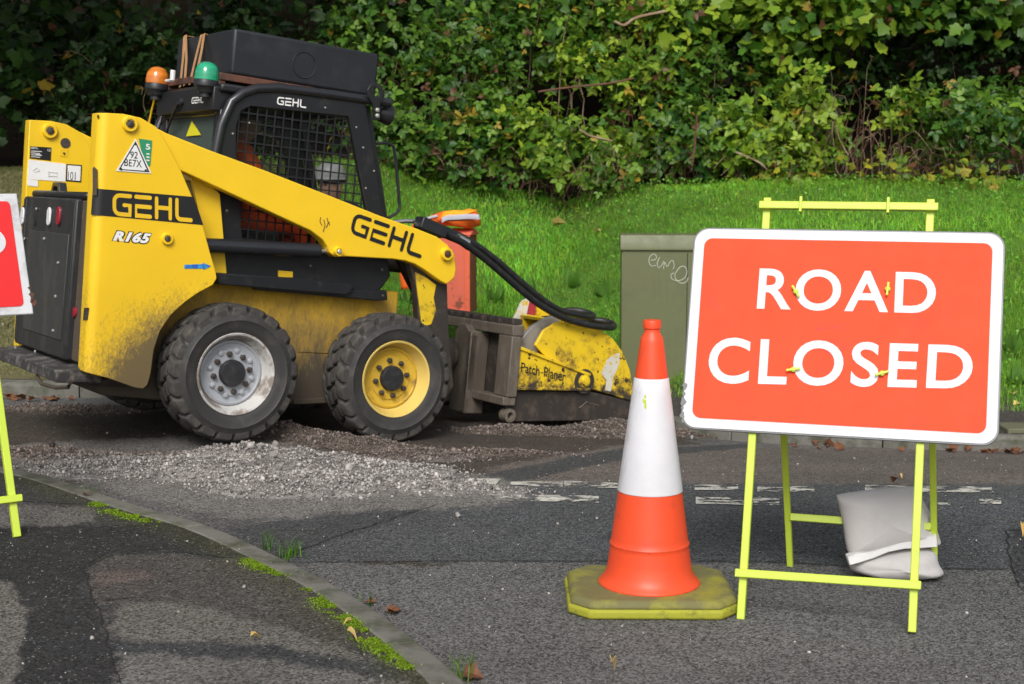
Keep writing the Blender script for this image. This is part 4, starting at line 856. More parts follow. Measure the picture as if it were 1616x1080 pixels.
c = MF.x(56, 349, xd); MB().px([(c[1]+.018*math.cos(a), c[2]+.03*math.sin(a)) for a in np.linspace(0, 6.0, 12)], xd-.005, xd+.01).build('keyhole_cover', 'black_plastic', DR)
bo = MB()
for p in ((39, 377), (70, 377), (92, 415), (88, 468), (84, 522), (56, 555), (25, 549), (5, 512), (58, 330)): bo.lathe([(.009, 0), (.009, .005), (.004, .008)], MF.x(*p, xd-.006), (-1, 0, 0), 8)
bo.build('bolt', 'bolt_bright', DR)
BR = MB().box(-.82, -.70, -.575, .575, .40, 1.27).build('rear_bulkhead', 'dirt_brown', LD, .01)
MB().lathe([(.028, 0), (.027, .010), (.01, .013)], MF.x(119, 493, -.822), (-1, 0, 0), 18).build('reflector', 'lamp_red', BR)
HD = MB().box(-.83, .02, -.50, .50, 1.27, 1.315).build('engine_hood', 'black_paint', LD, .02, 3)
c = MF.z if hasattr(MF, 'z') else None
hx_ = MF.hit(92, 300, 2, 1.33); MB().px([(hx_[1]-.09, 1.315), (hx_[1]-.055, 1.375), (hx_[1]+.055, 1.375), (hx_[1]+.09, 1.315), (hx_[1]+.05, 1.315), (hx_[1]+.035, 1.35), (hx_[1]-.035, 1.35), (hx_[1]-.05, 1.315)], hx_[0]-.02, hx_[0]+.03).build('handle', 'black_plastic', HD, .006)
bp = MB().prism([(-.945, -.60, .36), (-.945, .60, .36), (-.70, .60, .40), (-.70, -.60, .40)][::1], [(-.945, -.60, .295), (-.945, .60, .295), (-.70, .60, .30), (-.70, -.60, .30)])
BP = bp.build('bumper', 'dust_grey', LD, .008, 2)
RB = MB().px([(-.56, .32), (-.50, .27), (.50, .27), (.56, .32)], -.80, -.4).build('belly_plate', 'dark_steel', LD, .02)
a = [MF.hit(58, 594, 0, -.93), MF.hit(66, 606, 0, -.93), MF.hit(88, 612, 0, -.93), MF.hit(108, 611, 0, -.93), MF.hit(112, 603, 0, -.90)]
MB().tube(a, .011, 8).build('tow_loop', 'chassis', LD)

# cab
A = MF.xz([(345, 415), (343, 240), (352, 195), (370, 160), (400, 143), (480, 148), (577, 161), (607, 345), (613, 412)], -.50)
Bh = MF.xz([(384, 398), (373, 240), (373, 200), (380, 176), (395, 168), (470, 176), (550, 184), (578, 330), (585, 404)], -.50)
def clip(poly, ax, v):
    r = []
    for i in range(len(poly)):
        a, b = poly[i], poly[(i+1) % len(poly)]
        if (a[ax]-v)*(b[ax]-v) < 0: t = (v-a[ax])/(b[ax]-a[ax]); r.append(a[1-ax]+t*(b[1-ax]-a[1-ax]))
    return (min(r), max(r)) if len(r) >= 2 else None
CB = MB().box(-.10, .86, -.47, .47, 1.955, 2.005).build('cab_roof', 'black_paint', LD, .015)
for s in (1, -1):
    P = MB().ring(A, Bh, s*-.50, s*-.465).build('cab_side', 'black_paint', LD, .005)
    g = MB()
    xs_ = [p[0] for p in Bh]; zs_ = [p[1] for p in Bh]
    for v in np.arange(min(xs_)+.02, max(xs_), .055):
        r = clip(Bh, 0, v)
        if r: g.bar((v, s*-.482, r[0]), (v, s*-.482, r[1]), .0085, .005)
    for v in np.arange(min(zs_)+.02, max(zs_), .055):
        r = clip(Bh, 1, v)
        if r: g.bar((r[0], s*-.478, v), (r[1], s*-.478, v), .0085, .005)
    g.build('mesh_screen', 'black_paint', P, 0, smooth=0)
    MB().py(Bh, s*-.470, s*-.467).build('shading_pane', 'smoked', P)  # tinted pane added behind the mesh to darken the cab interior
    pts = [MF.y(*p, -.5) for p in ((338, 300), (341, 240), (350, 197), (366, 161), (384, 147), (405, 140), (440, 139), (520, 149), (590, 159), (616, 163))]; pts = [(p[0], s*-.495, p[2]) for p in pts]
    MB().tube(pts, .028, 14).build('cab_tube', 'black_shiny', P)
    if s == 1:
        strokes_on(MB(), LOGO, quad_y([(438, 153), (484, 158), (437, 165), (483, 171)], -.502), W_, 4.3, (0, -1, 0)).build('lettering', 'decal_white', P)
        bo = MB()
        for p in ((393, 194), (367, 211), (513, 170), (562, 201), (573, 233), (577, 297), (590, 270)): bo.lathe([(.006, 0), (.005, .005)], MF.y(*p, -.5), (0, -1, 0), 8)
        bo.build('bolt', 'bolt_bright', P)
xh = -.13
HB_ = MB().box(xh, xh+.16, -.44, .44, 1.845, 1.985).build('rear_header', 'black_paint', LD, .008)
strokes_on(MB(), LOGO, quad_x([(303, 154), (323, 153), (302, 164), (322, 162.5)], xh-.002), W_, 4.3, (-1, 0, 0)).build('lettering', 'decal_white', HB_)
xw = -.085
YW = lambda px, py: tuple(MF.x(px, py, xw)[1:])
RW = MB(); OA = [(-.45, 1.45), (-.45, 1.86), (.45, 1.86), (.45, 1.45)]; IA = [(-.36, 1.50), (-.36, 1.825), (.37, 1.825), (.37, 1.50)]
for i in range(4):
    j = (i+1) % 4; RW.px([OA[i], OA[j], IA[j], IA[i]], xw, xw+.05)
RW = RW.build('rear_frame', 'black_shiny', LD, .006)
MB().px([(-.37, 1.49), (-.37, 1.83), (.38, 1.83), (.38, 1.49)], xw+.018, xw+.024).build('rear_window', 'glass', RW)
MB().px([YW(300, 191), YW(291, 215), YW(314, 213)], xw+.010, xw+.013).build('triangle_sticker', 'decal_yellowgreen', RW)
wp = MB().tube([MF.x(282, 163, xh-.02), MF.x(274, 178, xh-.015), MF.x(262, 210, xw-.01), MF.x(258, 222, xw-.01)], [.012, .009, .007, .006], 8); wp.lathe([(.022, -.03), (.022, .012), (.012, .02)], MF.x(288, 161, xh), (-1, 0, 0), 14)
wp.build('wiper', 'black_plastic', RW); MB().tube([MF.x(246, 190, xw), MF.x(250, 197, xw), MF.x(258, 192, xw), MF.x(268, 181, xw), MF.x(285, 180, xw)], .006, 6).build('cable', 'hose', RW)
MB().tube([MF.x(246, 150, -.12), MF.x(240, 172, -.12), MF.x(234, 200, -.12)], .007, 8).build('beacon_pole', 'decal_yellow', LD)
# cab floor, front frame, seat, levers
MB().box(-.02, .95, -.465, .465, .92, .96).box(-.05, .0, -.465, .465, .95, 1.46).build('cab_floor', 'black_paint', LD)
fr = MB()
for y in (-.44, .44): fr.bar(MF.y(577, 161, -.44)*np.array([1, 0, 1])+np.array([0, y, -.03]), MF.y(612, 400, -.44)*np.array([1, 0, 1])+np.array([0, y, 0]), .05, .05)
fr.box(.78, .84, -.44, .44, 1.93, 1.98); fr.build('front_frame', 'black_paint', LD, .008)
MB().box(.0, .45, -.24, .24, 1.08, 1.20).box(.0, .10, -.24, .24, 1.18, 1.72).build('seat', 'seat', LD, .03, 3)
for y in (-.3, .3): MB().tube([(.62, y, .95), (.60, y, 1.3), (.55, y, 1.36)], .012, 8).lathe([(.02, 0), (.025, .05), (.015, .1)], (.55, y, 1.35), (0, 0, 1), 12).build('control_lever', 'black_plastic', LD)
MB().tube([MF.y(*p, -.40) for p in ((593, 227), (612, 226), (621, 231), (625, 255), (630, 318), (631, 328), (627, 336), (612, 345))], .010, 8).build('grab_handle', 'black_shiny', LD)
e = MB(); ep = [MF.y(*p, -.53) for p in ((588, 190), (587, 165), (579, 152), (578, 142), (583, 134), (591, 131), (599, 134), (604, 143), (603, 154), (598, 166), (598, 190))]
c = MF.y(591, 146, -.53); oo = [(p[0], p[2]) for p in ep]; ii = [(c[0]+(x-c[0])*.48, c[2]+(z-c[2])*(.55 if z > c[2]-.06 else .2)) for x, z in oo]
e.ring(oo, ii, -.545, -.53); LE = e.build('lifting_eye', 'black_paint', LD, .003)
bo = MB()
for p in ((595, 174), (595, 183)): bo.lathe([(.013, 0), (.013, .01), (.006, .014)], MF.y(*p, -.545), (0, -1, 0), 10)
bo.build('bolt', 'bolt_bright', LE)
c = MF.y(607, 180, -.42); MB().lathe([(.03, -.06), (.055, -.03), (.062, .02), (.064, .035), (.055, .04)], c, (1, 0, -.1), 18).build('work_lamp', 'black_plastic', LD)

# beacons on the rear edge of the cab
for (px, py, lens_, lab) in ((325, 137, 'lens_green', 'green flashing beacon'), (247, 142, 'lens_amber', 'amber flashing beacon')):
    c = MF.x(px, py, -.15); BC = MB().lathe([(.052, -.035), (.060, -.01), (.070, .0), (.072, .03), (.068, .036)], c, (0, 0, 1), 26).build('beacon', 'black_plastic', LD); BC['label'] = lab
    MB().lathe([(.069, .036), (.070, .06), (.067, .085), (.060, .108), (.045, .128), (.024, .138), (.004, .141)], c, (0, 0, 1), 30).build('lens', lens_, BC)
    MB().lathe([(.035, -.06), (.035, -.03)], c, (0, 0, 1), 16).build('beacon_foot', 'black_plastic', BC)
c = MF.x(272, 127, -.15); MB().tube([c, MF.x(262, 128, -.15)], .010, 8).tube([c, c+np.array([0, 0, .06])], .016, 10).build('aerial_stub', 'lamp_white', LD)

# ------------------------------------------------------------------ water tank strapped on the cab roof
TK = empty('water_tank', Frame(MF.O+_R@np.array([0, 0, 0]), _R), 'black plastic tank strapped on top of the loader cab', 'tank')
xt = -.025; TB = MB().box(xt, .915, -.42, .44, 2.066, 2.325).build('tank_body', 'black_plastic', TK, .016, 3)
c = MF.y(480, 103, -.42); MB().tube([(c[0]+.075*math.cos(a), -.4215, c[2]+.075*math.sin(a)) for a in np.linspace(0, 2*math.pi, 30)], .0035, 5).build('moulded_ring', 'black_plastic', TB)
RP = MB().box(xt-.07, .90, -.43, .45, 2.024, 2.064).box(xt-.07, xt-.03, -.42, -.38, 1.985, 2.03).box(xt-.07, xt-.03, .36, .40, 1.985, 2.03).build('base_frame', 'rust', TK, .004)
for a in ([(291, 57), (289, 90), (284, 138)], [(293, 57), (294, 95), (291, 135)], [(318, 55), (308, 95), (299, 134)], [(322, 54), (318, 80), (313, 104)]):
    P = [MF.x(*p, xt-.006-.03*k) for k, p in enumerate(a)]; t = MB()
    for p, r in zip(P[:-1], P[1:]): t.bar(p, r, .003, .026, (0, 1, 0))
    q = P[0]; t.bar(q, q+np.array([.5, 0, .004]), .003, .026, (0, 1, 0)); t.build('strap', 'strap', TK)

# ------------------------------------------------------------------ road planer carried on the quick-attach plate
PN = empty('road_planer', Frame(MF.O+_R@np.array([2.1, 0, 0]), _R), 'chipped yellow patch planer with twin black hoses on the front of the loader', 'road planer')
def pb(mb, name, mat, par=None, **k):
    mb.V = [(x-2.1, y, z) for x, y, z in mb.V]; return mb.build(name, mat, par or PN, **k)
xm = 2.067
fz = MB(); 
fz.box(xm-.03, xm+.06, -.485, .42, .665, .735); fz.box(xm-.05, xm+.05, -.475, .42, .205, .262); fz.box(xm-.03, xm+.05, -.485, -.325, .262, .665)
fz.px([(-.10, .262), (-.10, .64), (-.02, .70), (.06, .70), (.10, .64), (.10, .10), (-.04, .10), (-.08, .13)], xm-.10, xm-.04); fz.box(xm-.10, xm+.05, -.10, -.06, .10, .66)
MF_ = pb(fz, 'mount_frame', 'steel', bevel=.008)
pb(MB().box(xm+.052, xm+.058, -.33, -.06, .25, .67), 'back_plate', 'dark_steel', MF_)
nt_ = MB().box(xm+.02, xm+.10, -.40, .55, .735, .775)
for k in range(9): nt_.box(xm-.02, xm+.02, .50-.1*k, .54-.1*k, .735, .77)
pb(nt_, 'toothed_rail', 'dark_steel', MF_, bevel=.005)
mt = MB().lathe([(.10, -.12), (.11, -.06), (.11, .1), (.07, .12)], (1.86, .12, .48), (1, 0, 0), 20).lathe([(.06, -.1), (.065, .1)], (1.80, .28, .36), (0, 1, 0), 16).box(1.60, 2.0, .10, .5, .15, .32).box(1.55, 1.72, -.30, .45, .30, .62)
pb(mt, 'hydraulic_motor', 'dark_steel', MF_, bevel=.012)
h = MB()
for k in range(4): h.tube([(1.55+.04*k, -.1+.1*k, .75-.05*k), (1.72, .02+.09*k, .60-.05*k), (1.82, -.02+.1*k, .42), (1.75, .05*k, .22)], .016, 8)
pb(h, 'hose', 'hose', MF_)
bmz = MF.xz([(810, 545), (930, 589), (939, 600), (938, 610), (930, 617), (812, 614)], -.46)
BM = pb(MB().py(bmz, -.465, -.40), 'side_beam', 'planer', bevel=.004)
e0, e1 = MF.y(812, 546, -.47), MF.y(931, 592, -.47); pb(MB().bar((e0[0], -.455, e0[2]), (e1[0], -.455, e1[2]), .02, .05), 'beam_flange', 'planer', BM, bevel=.003)
e0, e1 = MF.y(812, 613, -.47), MF.y(930, 615, -.47); pb(MB().bar((e0[0], -.455, e0[2]), (e1[0], -.455, e1[2]), .018, .05), 'beam_flange', 'planer', BM, bevel=.003)
pb(text_on(text_on(MB(), 'Patch', [MF.y(a, b, -.467) for a, b in ((823, 572), (852, 578), (822, 587), (851, 594))], offset=.012), 'Planer', [MF.y(a, b, -.467) for a, b in ((859, 579), (894, 587), (858, 595), (892, 603))], offset=.012), 'lettering', 'decal_black', BM)
c = MF.y(921, 602, -.465); pb(MB().lathe([(.048, 0), (.048, .012), (.030, .016), (.028, .03), (.012, .032)], (c[0], -.465, c[2]), (0, -1, 0), 24), 'pivot', 'planer', BM); pb(MB().lathe([(.085, 0), (.083, .004), (.05, .005)], (c[0]+.005, -.466, c[2]), (0, -1, 0), 24), 'greasy_ring', 'dark_steel', BM)
bo = MB()
for p in ((813, 580), (811, 590), (810, 598)): c = MF.y(*p, -.465); bo.lathe([(.02, 0), (.02, .008), (.008, .01)], (c[0], -.465, c[2]), (0, -1, 0), 12)
pb(bo, 'bolt', 'planer', BM)
hd_ = MF.xz([(845, 545), (858, 522), (876, 510), (900, 506), (940, 517), (966, 533), (983, 556), (994, 583), (999, 610), (1000, 634), (985, 630), (960, 622), (940, 616), (925, 612), (900, 580), (866, 568)], -.45)
HO = pb(MB().py(hd_, -.45, -.425), 'hood_side', 'planer', bevel=.005)
ho = MF.xz([(888, 507), (900, 506), (940, 517), (966, 533), (983, 556), (994, 583), (999, 610), (1000, 634)], -.45); V = []; n = len(ho)
for y in (-.425, .03):
    V += [(x, y, z) for x, z in ho]
    V += [(x+(2.75-x)*.04, y, z-.02) for x, z in ho]
F = [(i, i+1, 2*n+i+1, 2*n+i) for i in range(n-1)]+[(n+i, 3*n+i, 3*n+i+1, n+i+1) for i in range(n-1)]+[(0, 2*n, 3*n, n), (n-1, 2*n-1, 4*n-1, 3*n-1)]
pb(MB().add(V, F), 'hood_cover', 'planer', HO)
pb(MB().py(MF.xz([(888, 507), (900, 506), (940, 517), (966, 533), (983, 556), (994, 583), (999, 610), (1000, 634), (960, 622), (925, 612), (905, 570)], -.45), .03, .055), 'hood_side', 'planer', HO)
pb(MB().py(MF.xz([(968, 560), (978, 557), (977, 575), (968, 595), (964, 618), (955, 616), (957, 600), (948, 590), (958, 568)], -.4515), -.4530, -.4512), 'scuff', 'white_scuff', HO)
# curved grey guard inside, red board and far yellow plate beyond
def band(pa, pb_, y0, y1):
    a = MF.xz(pa, y0); b = MF.xz(pb_, y0); n = len(a); V = [(x, y, z) for y in (y0, y1) for L_ in (a, b) for x, z in L_]
    F = []
    for i in range(n-1): F += [(i, i+1, n+i+1, n+i), (2*n+i, 3*n+i, 3*n+i+1, 2*n+i+1), (i, 2*n+i, 2*n+i+1, i+1), (n+i, n+i+1, 3*n+i+1, 3*n+i)]
    F += [(0, n, 3*n, 2*n), (n-1, 3*n-1, 4*n-1, 2*n-1)]; return MB().add(V, F)
pb(band([(815, 556), (824, 534), (840, 516), (862, 503), (884, 496)], [(846, 566), (851, 547), (862, 528), (880, 514), (900, 506)], -.40, -.36), 'curved_guard', 'guard_grey', HO, bevel=.003)
pb(MB().py(MF.xz([(846, 566), (850, 520), (862, 500), (884, 498), (868, 540), (860, 572)], -.2), -.2, -.15), 'inner_plate', 'dark_steel', HO)
pb(MB().py(MF.xz([(838, 500), (845, 484), (866, 486), (880, 500), (850, 508)], .1), .1, .14), 'far_plate', 'planer', HO)
pb(MB().py(MF.xz([(822, 530), (836, 472), (846, 476), (846, 494), (834, 515)], .07), .07, .10), 'marker_board', 'board_red', HO); pb(MB().py(MF.xz([(808, 515), (826, 476), (836, 471), (826, 520), (815, 535)], .07), .068, .102), 'marker_board', 'white_scuff', HO)
c = MF.y(867, 543, -.36); pb(MB().lathe([(.06, -.05), (.055, 0), (.03, .03)], (c[0], -.38, c[2]), (0, -1, 0), 18), 'drum_motor', 'black_plastic', HO)
dr = MB().lathe([(.20, -.36), (.20, .36)], (2.72, -.03, .30), (0, 1, 0), 28)
for k in range(40): a = k*2.4; y = -.36+.018*k; d = np.array([math.cos(a), 0, math.sin(a)]); dr.lathe([(.022, .19), (.018, .225), (.004, .25)], (2.72, y, .30), d, 6)
pb(dr, 'milling_drum', 'dark_steel')
sk = MB().py(MF.xz([(797, 648), (800, 628), (812, 617), (930, 618), (1000, 634), (1002, 650), (992, 662), (940, 664), (803, 666)], -.44), -.44, -.415).py(MF.xz([(797, 648), (812, 617), (930, 618), (1000, 634), (992, 662), (803, 666)], -.44), .35, .375)
SK = pb(sk, 'skid_shoe', 'dark_steel', bevel=.006)
c = MF.y(804, 656, -.46); pb(MB().lathe([(.045, -.05), (.045, .02), (.024, .022), (.022, -.01)], (c[0], -.45, c[2]), (0, -1, 0), 22), 'skid_roller', 'steel', SK)
pb(MB().tube([MF.y(*p, -.4405) for p in ((914, 644), (921, 639), (926, 634), (931, 637), (945, 640))], .004, 5), 'scratch', 'steel', SK)
# hoses with the clamp block
def hz(px, c): return [MF.y(a, b, c) for a, b in px]
def spline(P, m=6):
    P = np.array(P); Q = np.concatenate([[2*P[0]-P[1]], P, [2*P[-1]-P[-2]]]); o = []
    for i in range(1, len(Q)-2):
        for t in np.arange(m)/m: a, b, c, d = Q[i-1:i+3]; o.append(.5*(2*b+(c-a)*t+(2*a-5*b+4*c-d)*t*t+(3*b-a-3*c+d)*t**3))
    return np.array(o+[P[-1]])
A_ = hz([(700, 365), (722, 378), (745, 393), (780, 421), (820, 456), (850, 480), (885, 500), (915, 510), (945, 516)], -.5)+hz([(966, 517)], -.44)+hz([(966, 511)], -.30)+hz([(945, 506)], -.2)+hz([(915, 506)], -.15)+hz([(890, 515)], -.12)
B_ = hz([(700, 361), (725, 372), (750, 386), (785, 412), (820, 443), (850, 468), (880, 488), (905, 496)], -.42)+hz([(928, 501)], -.38)+hz([(936, 498)], -.26)+hz([(920, 492)], -.16)+hz([(895, 490)], -.10)+hz([(870, 500)], -.08)
HS = pb(MB().tube(spline(A_), .023, 12), 'hose', 'hose'); pb(MB().tube(spline(B_), .021, 12), 'hose', 'hose')
pb(MB().tube(hz([(696, 366), (712, 373), (728, 381)], -.505), [.03, .03, .026], 12).tube(hz([(728, 381), (741, 390)], -.505), .027, 12), 'hose_sleeve', 'hose', HS)
pb(MB().tube(hz([(722, 375), (738, 384)], -.50), .028, 12), 'ferrule', 'chrome', HS)
a, b_ = MF.y(660, 350, -.52), MF.y(700, 368, -.52); pb(MB().bar(a, b_, .075, .10), 'clamp_block', 'black_plastic', HS, bevel=.008)
pb(MB().tube(hz([(620, 351), (640, 349), (660, 350)], -.45), .014, 10), 'hydraulic_pipe', 'chrome', HS)
# ------------------------------------------------------------------ people: one skinned body each, clothes as children
def skin(name, joints, edges, mat, parent, sub=2):
    me = bpy.data.meshes.new(name); me.from_pydata([j[:3] for j in joints], edges, []); o = bpy.data.objects.new(name, me); COL.objects.link(o); o.parent = parent
    me.materials.append(M[mat]); md = o.modifiers.new('skin', 'SKIN'); md.use_smooth_shade = True
    if not me.skin_vertices: me.attributes  # created with the modifier
    sv = me.skin_vertices
    if len(sv) == 0:
        bpy.context.view_layer.objects.active = o; bpy.ops.mesh.customdata_skin_add(); sv = me.skin_vertices
    for i, j in enumerate(joints): r = j[3]; sv[0].data[i].radius = r if isinstance(r, tuple) else (r, r)
    sv[0].data[0].use_root = True; s = o.modifiers.new('sub', 'SUBSURF'); s.levels = s.render_levels = sub; return o
def head(parent, c, mat='skin', face=(0, -1, 0)):
    f = np.array(face, float); f /= np.linalg.norm(f); sd = np.cross(f, [0, 0, 1.]); c = np.array(c)
    mb = MB(); n = 20
    prof = [(.004, -.125), (.045, -.118), (.066, -.09), (.074, -.05), (.078, 0), (.079, .04), (.074, .08), (.055, .115), (.02, .132), (.004, .134)]
    V = []
    for r, h in prof:
        for k in range(n):
            a = k*2*math.pi/n; ff = math.cos(a); ss = math.sin(a); rr = r*(1.22 if ff < 0 else 1.12)
            p = c+f*ff*rr+sd*ss*r+np.array([0, 0, h])
            if ff > .97 and -.06 < h < .02: p = p+f*.028
            if ff > .9 and -.11 < h < -.08: p = p+f*.008
            V.append(p)
    m = len(prof); mb.add(V, [(k*n+i, k*n+(i+1) % n, (k+1)*n+(i+1) % n, (k+1)*n+i) for k in range(m-1) for i in range(n)]+[tuple(range(n)), tuple(range((m-1)*n, m*n))])
    for s in (1, -1): mb.obox(c+sd*s*.083+f*-.005+np.array([0, 0, -.01]), (sd, f, (0, 0, 1)), (.008, .018, .03))
    H_ = mb.build('head', mat, parent, .003, 2, smooth=180)
    e = MB()
    for s in (1, -1): e.lathe([(.010, 0), (.007, .004)], c+f*.084+sd*s*.032+np.array([0, 0, .005]), f, 10)
    e.build('eye', 'decal_black', H_); MB().obox(c+f*.087+np.array([0, 0, -.068]), (sd, f, (0, 0, 1)), (.022, .004, .004)).build('mouth', 'rust', H_); return H_
def person(fr, label, J, clothes, headc, face):
    r = empty('person', fr, label, 'person')
    skin('body', J, E_, 'skin', r)
    for nm, idx, grow, mat in clothes:
        mp = {a: i for i, a in enumerate(idx)}; jj = [(*J[a][:3], tuple(v*1.12+grow for v in (J[a][3] if isinstance(J[a][3], tuple) else (J[a][3],)*2))) for a in idx]
        skin(nm, jj, [(mp[a], mp[b]) for a, b in E_ if a in mp and b in mp], mat, r)
    H_ = head(r, headc, face=face); c = np.array(headc); MB().lathe([(.098, .01), (.104, .03), (.100, .07), (.085, .11), (.05, .138), (.01, .146)], c-np.array(face)*.012, (0, 0, 1), 22).build('hair', 'trousers', H_, 0, smooth=180); return r
#  0 pelvis 1 waist 2 chest 3 neck base 4 neck | arms 5-8, 9-12 (shoulder elbow wrist hand) | legs 13-16, 17-20 (hip knee ankle toe)
E_ = [(0, 1), (1, 2), (2, 3), (3, 4), (3, 5), (5, 6), (6, 7), (7, 8), (3, 9), (9, 10), (10, 11), (11, 12), (0, 13), (13, 14), (14, 15), (15, 16), (0, 17), (17, 18), (18, 19), (19, 20)]
E_ += [(8, 21), (8, 22), (8, 23), (8, 24), (7, 25), (12, 26), (12, 27), (12, 28), (12, 29), (11, 30)]
def fingers(J, h, d, s):
    h = np.array(h); d = np.array(d, float); s = np.array(s, float); o = []
    for k, l in zip((-1.5, -.5, .5, 1.5), (.065, .075, .07, .055)): o.append((*(h+d*l+s*.019*k+np.array([0, 0, -.02])), .009))
    o.append((*(h-d*.02+s*.05+np.array([0, 0, -.01])), .010)); return o
# driver, seated in the cab (loader's own frame)
Jd = [(.20, 0, 1.27, (.15, .11)), (.17, 0, 1.40, (.15, .11)), (.17, 0, 1.56, (.17, .12)), (.18, 0, 1.68, .09), (.20, 0, 1.74, .055),
      (.18, -.20, 1.63, .062), (.30, -.28, 1.42, .048), (.50, -.29, 1.40, .034), (.56, -.29, 1.41, .036), (.18, .20, 1.63, .062), (.30, .28, 1.42, .048), (.50, .29, 1.40, .034), (.56, .29, 1.41, .036),
      (.26, -.10, 1.26, .085), (.62, -.14, 1.24, .065), (.72, -.14, 1.00, .045), (.80, -.14, .985, .04), (.26, .10, 1.26, .085), (.62, .14, 1.24, .065), (.72, .14, 1.00, .045), (.80, .14, .985, .04)]
Jd += fingers(Jd, (.58, -.29, 1.40), (1, 0, -.3), (0, 1, 0))+fingers(Jd, (.58, .29, 1.40), (1, 0, -.3), (0, -1, 0))
person(MF, 'driver in an orange jacket sitting behind the mesh screen of the loader cab', Jd, [('jacket', [0, 1, 2, 3, 5, 6, 7, 9, 10, 11], .012, 'orange'), ('trousers', [0, 13, 14, 15, 17, 18, 19], .010, 'orange_red'), ], (.25, 0, 1.845), (1, -.25, 0))
# worker standing beyond the loader, seen through the cab: head just above the arm
p0 = at(522, 290, 10.35); zg = float(G(p0[0], p0[1])); hh = p0[2]-zg
k = hh/1.62; f = lambda x, y, z: (x, y, z*k)
Jw = [(*f(0, 0, .95), (.15, .11)), (*f(0, 0, 1.08), (.14, .10)), (*f(0, 0, 1.28), (.17, .12)), (*f(0, -.01, 1.43), .085), (*f(0, -.02, 1.49), .052),
      (*f(-.20, 0, 1.39), .060), (*f(-.26, .02, 1.10), .046), (*f(-.24, -.12, .88), .034), (*f(-.24, -.15, .82), .036), (*f(.20, 0, 1.39), .06), (*f(.26, .02, 1.10), .046), (*f(.24, -.12, .88), .034), (*f(.24, -.15, .82), .036),
      (*f(-.10, 0, .90), .085), (*f(-.11, -.02, .50), .06), (*f(-.12, .03, .09), .042), (*f(-.13, -.12, .04), .042), (*f(.10, 0, .90), .085), (*f(.11, -.02, .50), .06), (*f(.12, .03, .09), .042), (*f(.13, -.12, .04), .042)]
Jw += fingers(Jw, Jw[8][:3], (0, -.5, -.8), (1, 0, 0))+fingers(Jw, Jw[12][:3], (0, -.5, -.8), (-1, 0, 0))
WK = person((p0[0], p0[1], zg), 'worker in a pale grey helmet standing beyond the loader, seen through the cab mesh', Jw, [('jacket', [0, 1, 2, 3, 5, 6, 7, 9, 10, 11], .012, 'trousers'), ('trousers', [0, 13, 14, 15, 16, 17, 18, 19, 20], .010, 'trousers')], (0, -.02, hh-.01), (-.6, -.8, 0))
MB().lathe([(.118, .035), (.122, .04), (.112, .052), (.110, .09), (.095, .13), (.06, .155), (.01, .162)], (0, -.02, hh-.01), (0, 0, 1), 28).obox((-.07, -.10, hh+.033), ((.8, -.6, 0), (.6, .8, 0), (0, 0, 1)), (.05, .06, .004)).build('helmet', 'helmet', WK, .003)

# ------------------------------------------------------------------ closed sign on its A-frame
_r2 = np.array([.95614085, -.29287257, -.00450892]); _u2 = np.array([.09299078, .28891769, .952827]); _nb = -np.array([-.27775418, -.9114561, .30348045])
SF = Frame((1.13051823, 4.87414974, .960095751), np.stack([_r2, _nb, _u2], 1))
SG = empty('road_sign', SF, 'large clean red sign with white lettering ROAD CLOSED on a yellow-green A-frame', 'road sign')
def rrect(w, h, r, n=8):
    o = []
    for cx, cy, a in ((w-r, h-r, 0), (-w+r, h-r, 90), (-w+r, -h+r, 180), (w-r, -h+r, 270)): o += [(cx+r*math.cos(rad(a+90*k/n)), cy+r*math.sin(rad(a+90*k/n))) for k in range(n+1)]
    return o
PLt = MB().py(rrect(.531, .366, .055), .002, .014).build('sign_plate', 'sign_grey', SG, .002)
MB().py(rrect(.524, .359, .050), -.0015, .0015).build('border', 'sign_white', PLt)
def wob(P, k): return P
MB().py(rrect(.490, .325, .030), -.004, -.001).build('face', 'sign_red', PLt)
t = MB()
def sq(px4): return [SF.y(a, b, -.0055) for a, b in px4]
text_on(t, 'ROAD', sq([(1199, 423), (1478, 430), (1194, 488), (1476, 496)]), offset=.018, spacing=1.14); text_on(t, 'CLOSED', sq([(1121, 532), (1537, 545), (1116, 605), (1533, 615)]), offset=.018, spacing=1.14)
t.build('lettering', 'sign_white', PLt)
for p, a in (((1256, 461), -1.0), ((1401, 457), 1.5), ((1252, 584), .2), ((1392, 590), .35)):
    c = SF.y(*p, -.006); d = np.array([math.cos(a), 0, math.sin(a)]); MB().lathe([(.010, 0), (.010, .010), (.006, .014)], (c[0], -.006, c[2]), (0, -1, 0), 10).bar(np.array([c[0], -.020, c[2]])-d*.024, np.array([c[0], -.016, c[2]])+d*.024, .008, .006).build('wing_nut', 'frame_green', PLt, .002)
sm_ = NT('purple_smudge', .6); sm_.col((.42, .04, .16)); sm_.L(sm_.math('MULTIPLY', sm_.ramp(sm_.noise(38, 6, .8, (1, 1, 2.5)), .52, .7), .55), sm_.b.inputs['Alpha']); M['smudge'] = sm_.m
MB().add([tuple(SF.y(a, b, -.0047)) for a, b in ((1285, 510), (1345, 512), (1350, 522), (1285, 521))], [(0, 1, 2, 3)]).add([tuple(SF.y(a, b, -.0047)) for a, b in ((1285, 538), (1365, 537), (1368, 556), (1300, 558))], [(0, 1, 2, 3)]).build('smudge', 'smudge', PLt)
ch_ = MB()
for k, (px, py, s) in enumerate(((1079, 610, .010), (1077, 622, .007), (1076, 634, .012), (1075, 643, .006), (1075, 655, .010), (1076, 664, .006), (1090, 690, .006))):
    c = SF.y(px+2, py, -.003); ch_.add([(c[0]+s*.8*math.cos(v)*(1+.4*math.sin(3*v+k)), -.0032, c[2]+s*1.3*math.sin(v)) for v in np.arange(9)*.698], [tuple(range(9))])
ch_.build('chip', 'sign_grey', PLt)
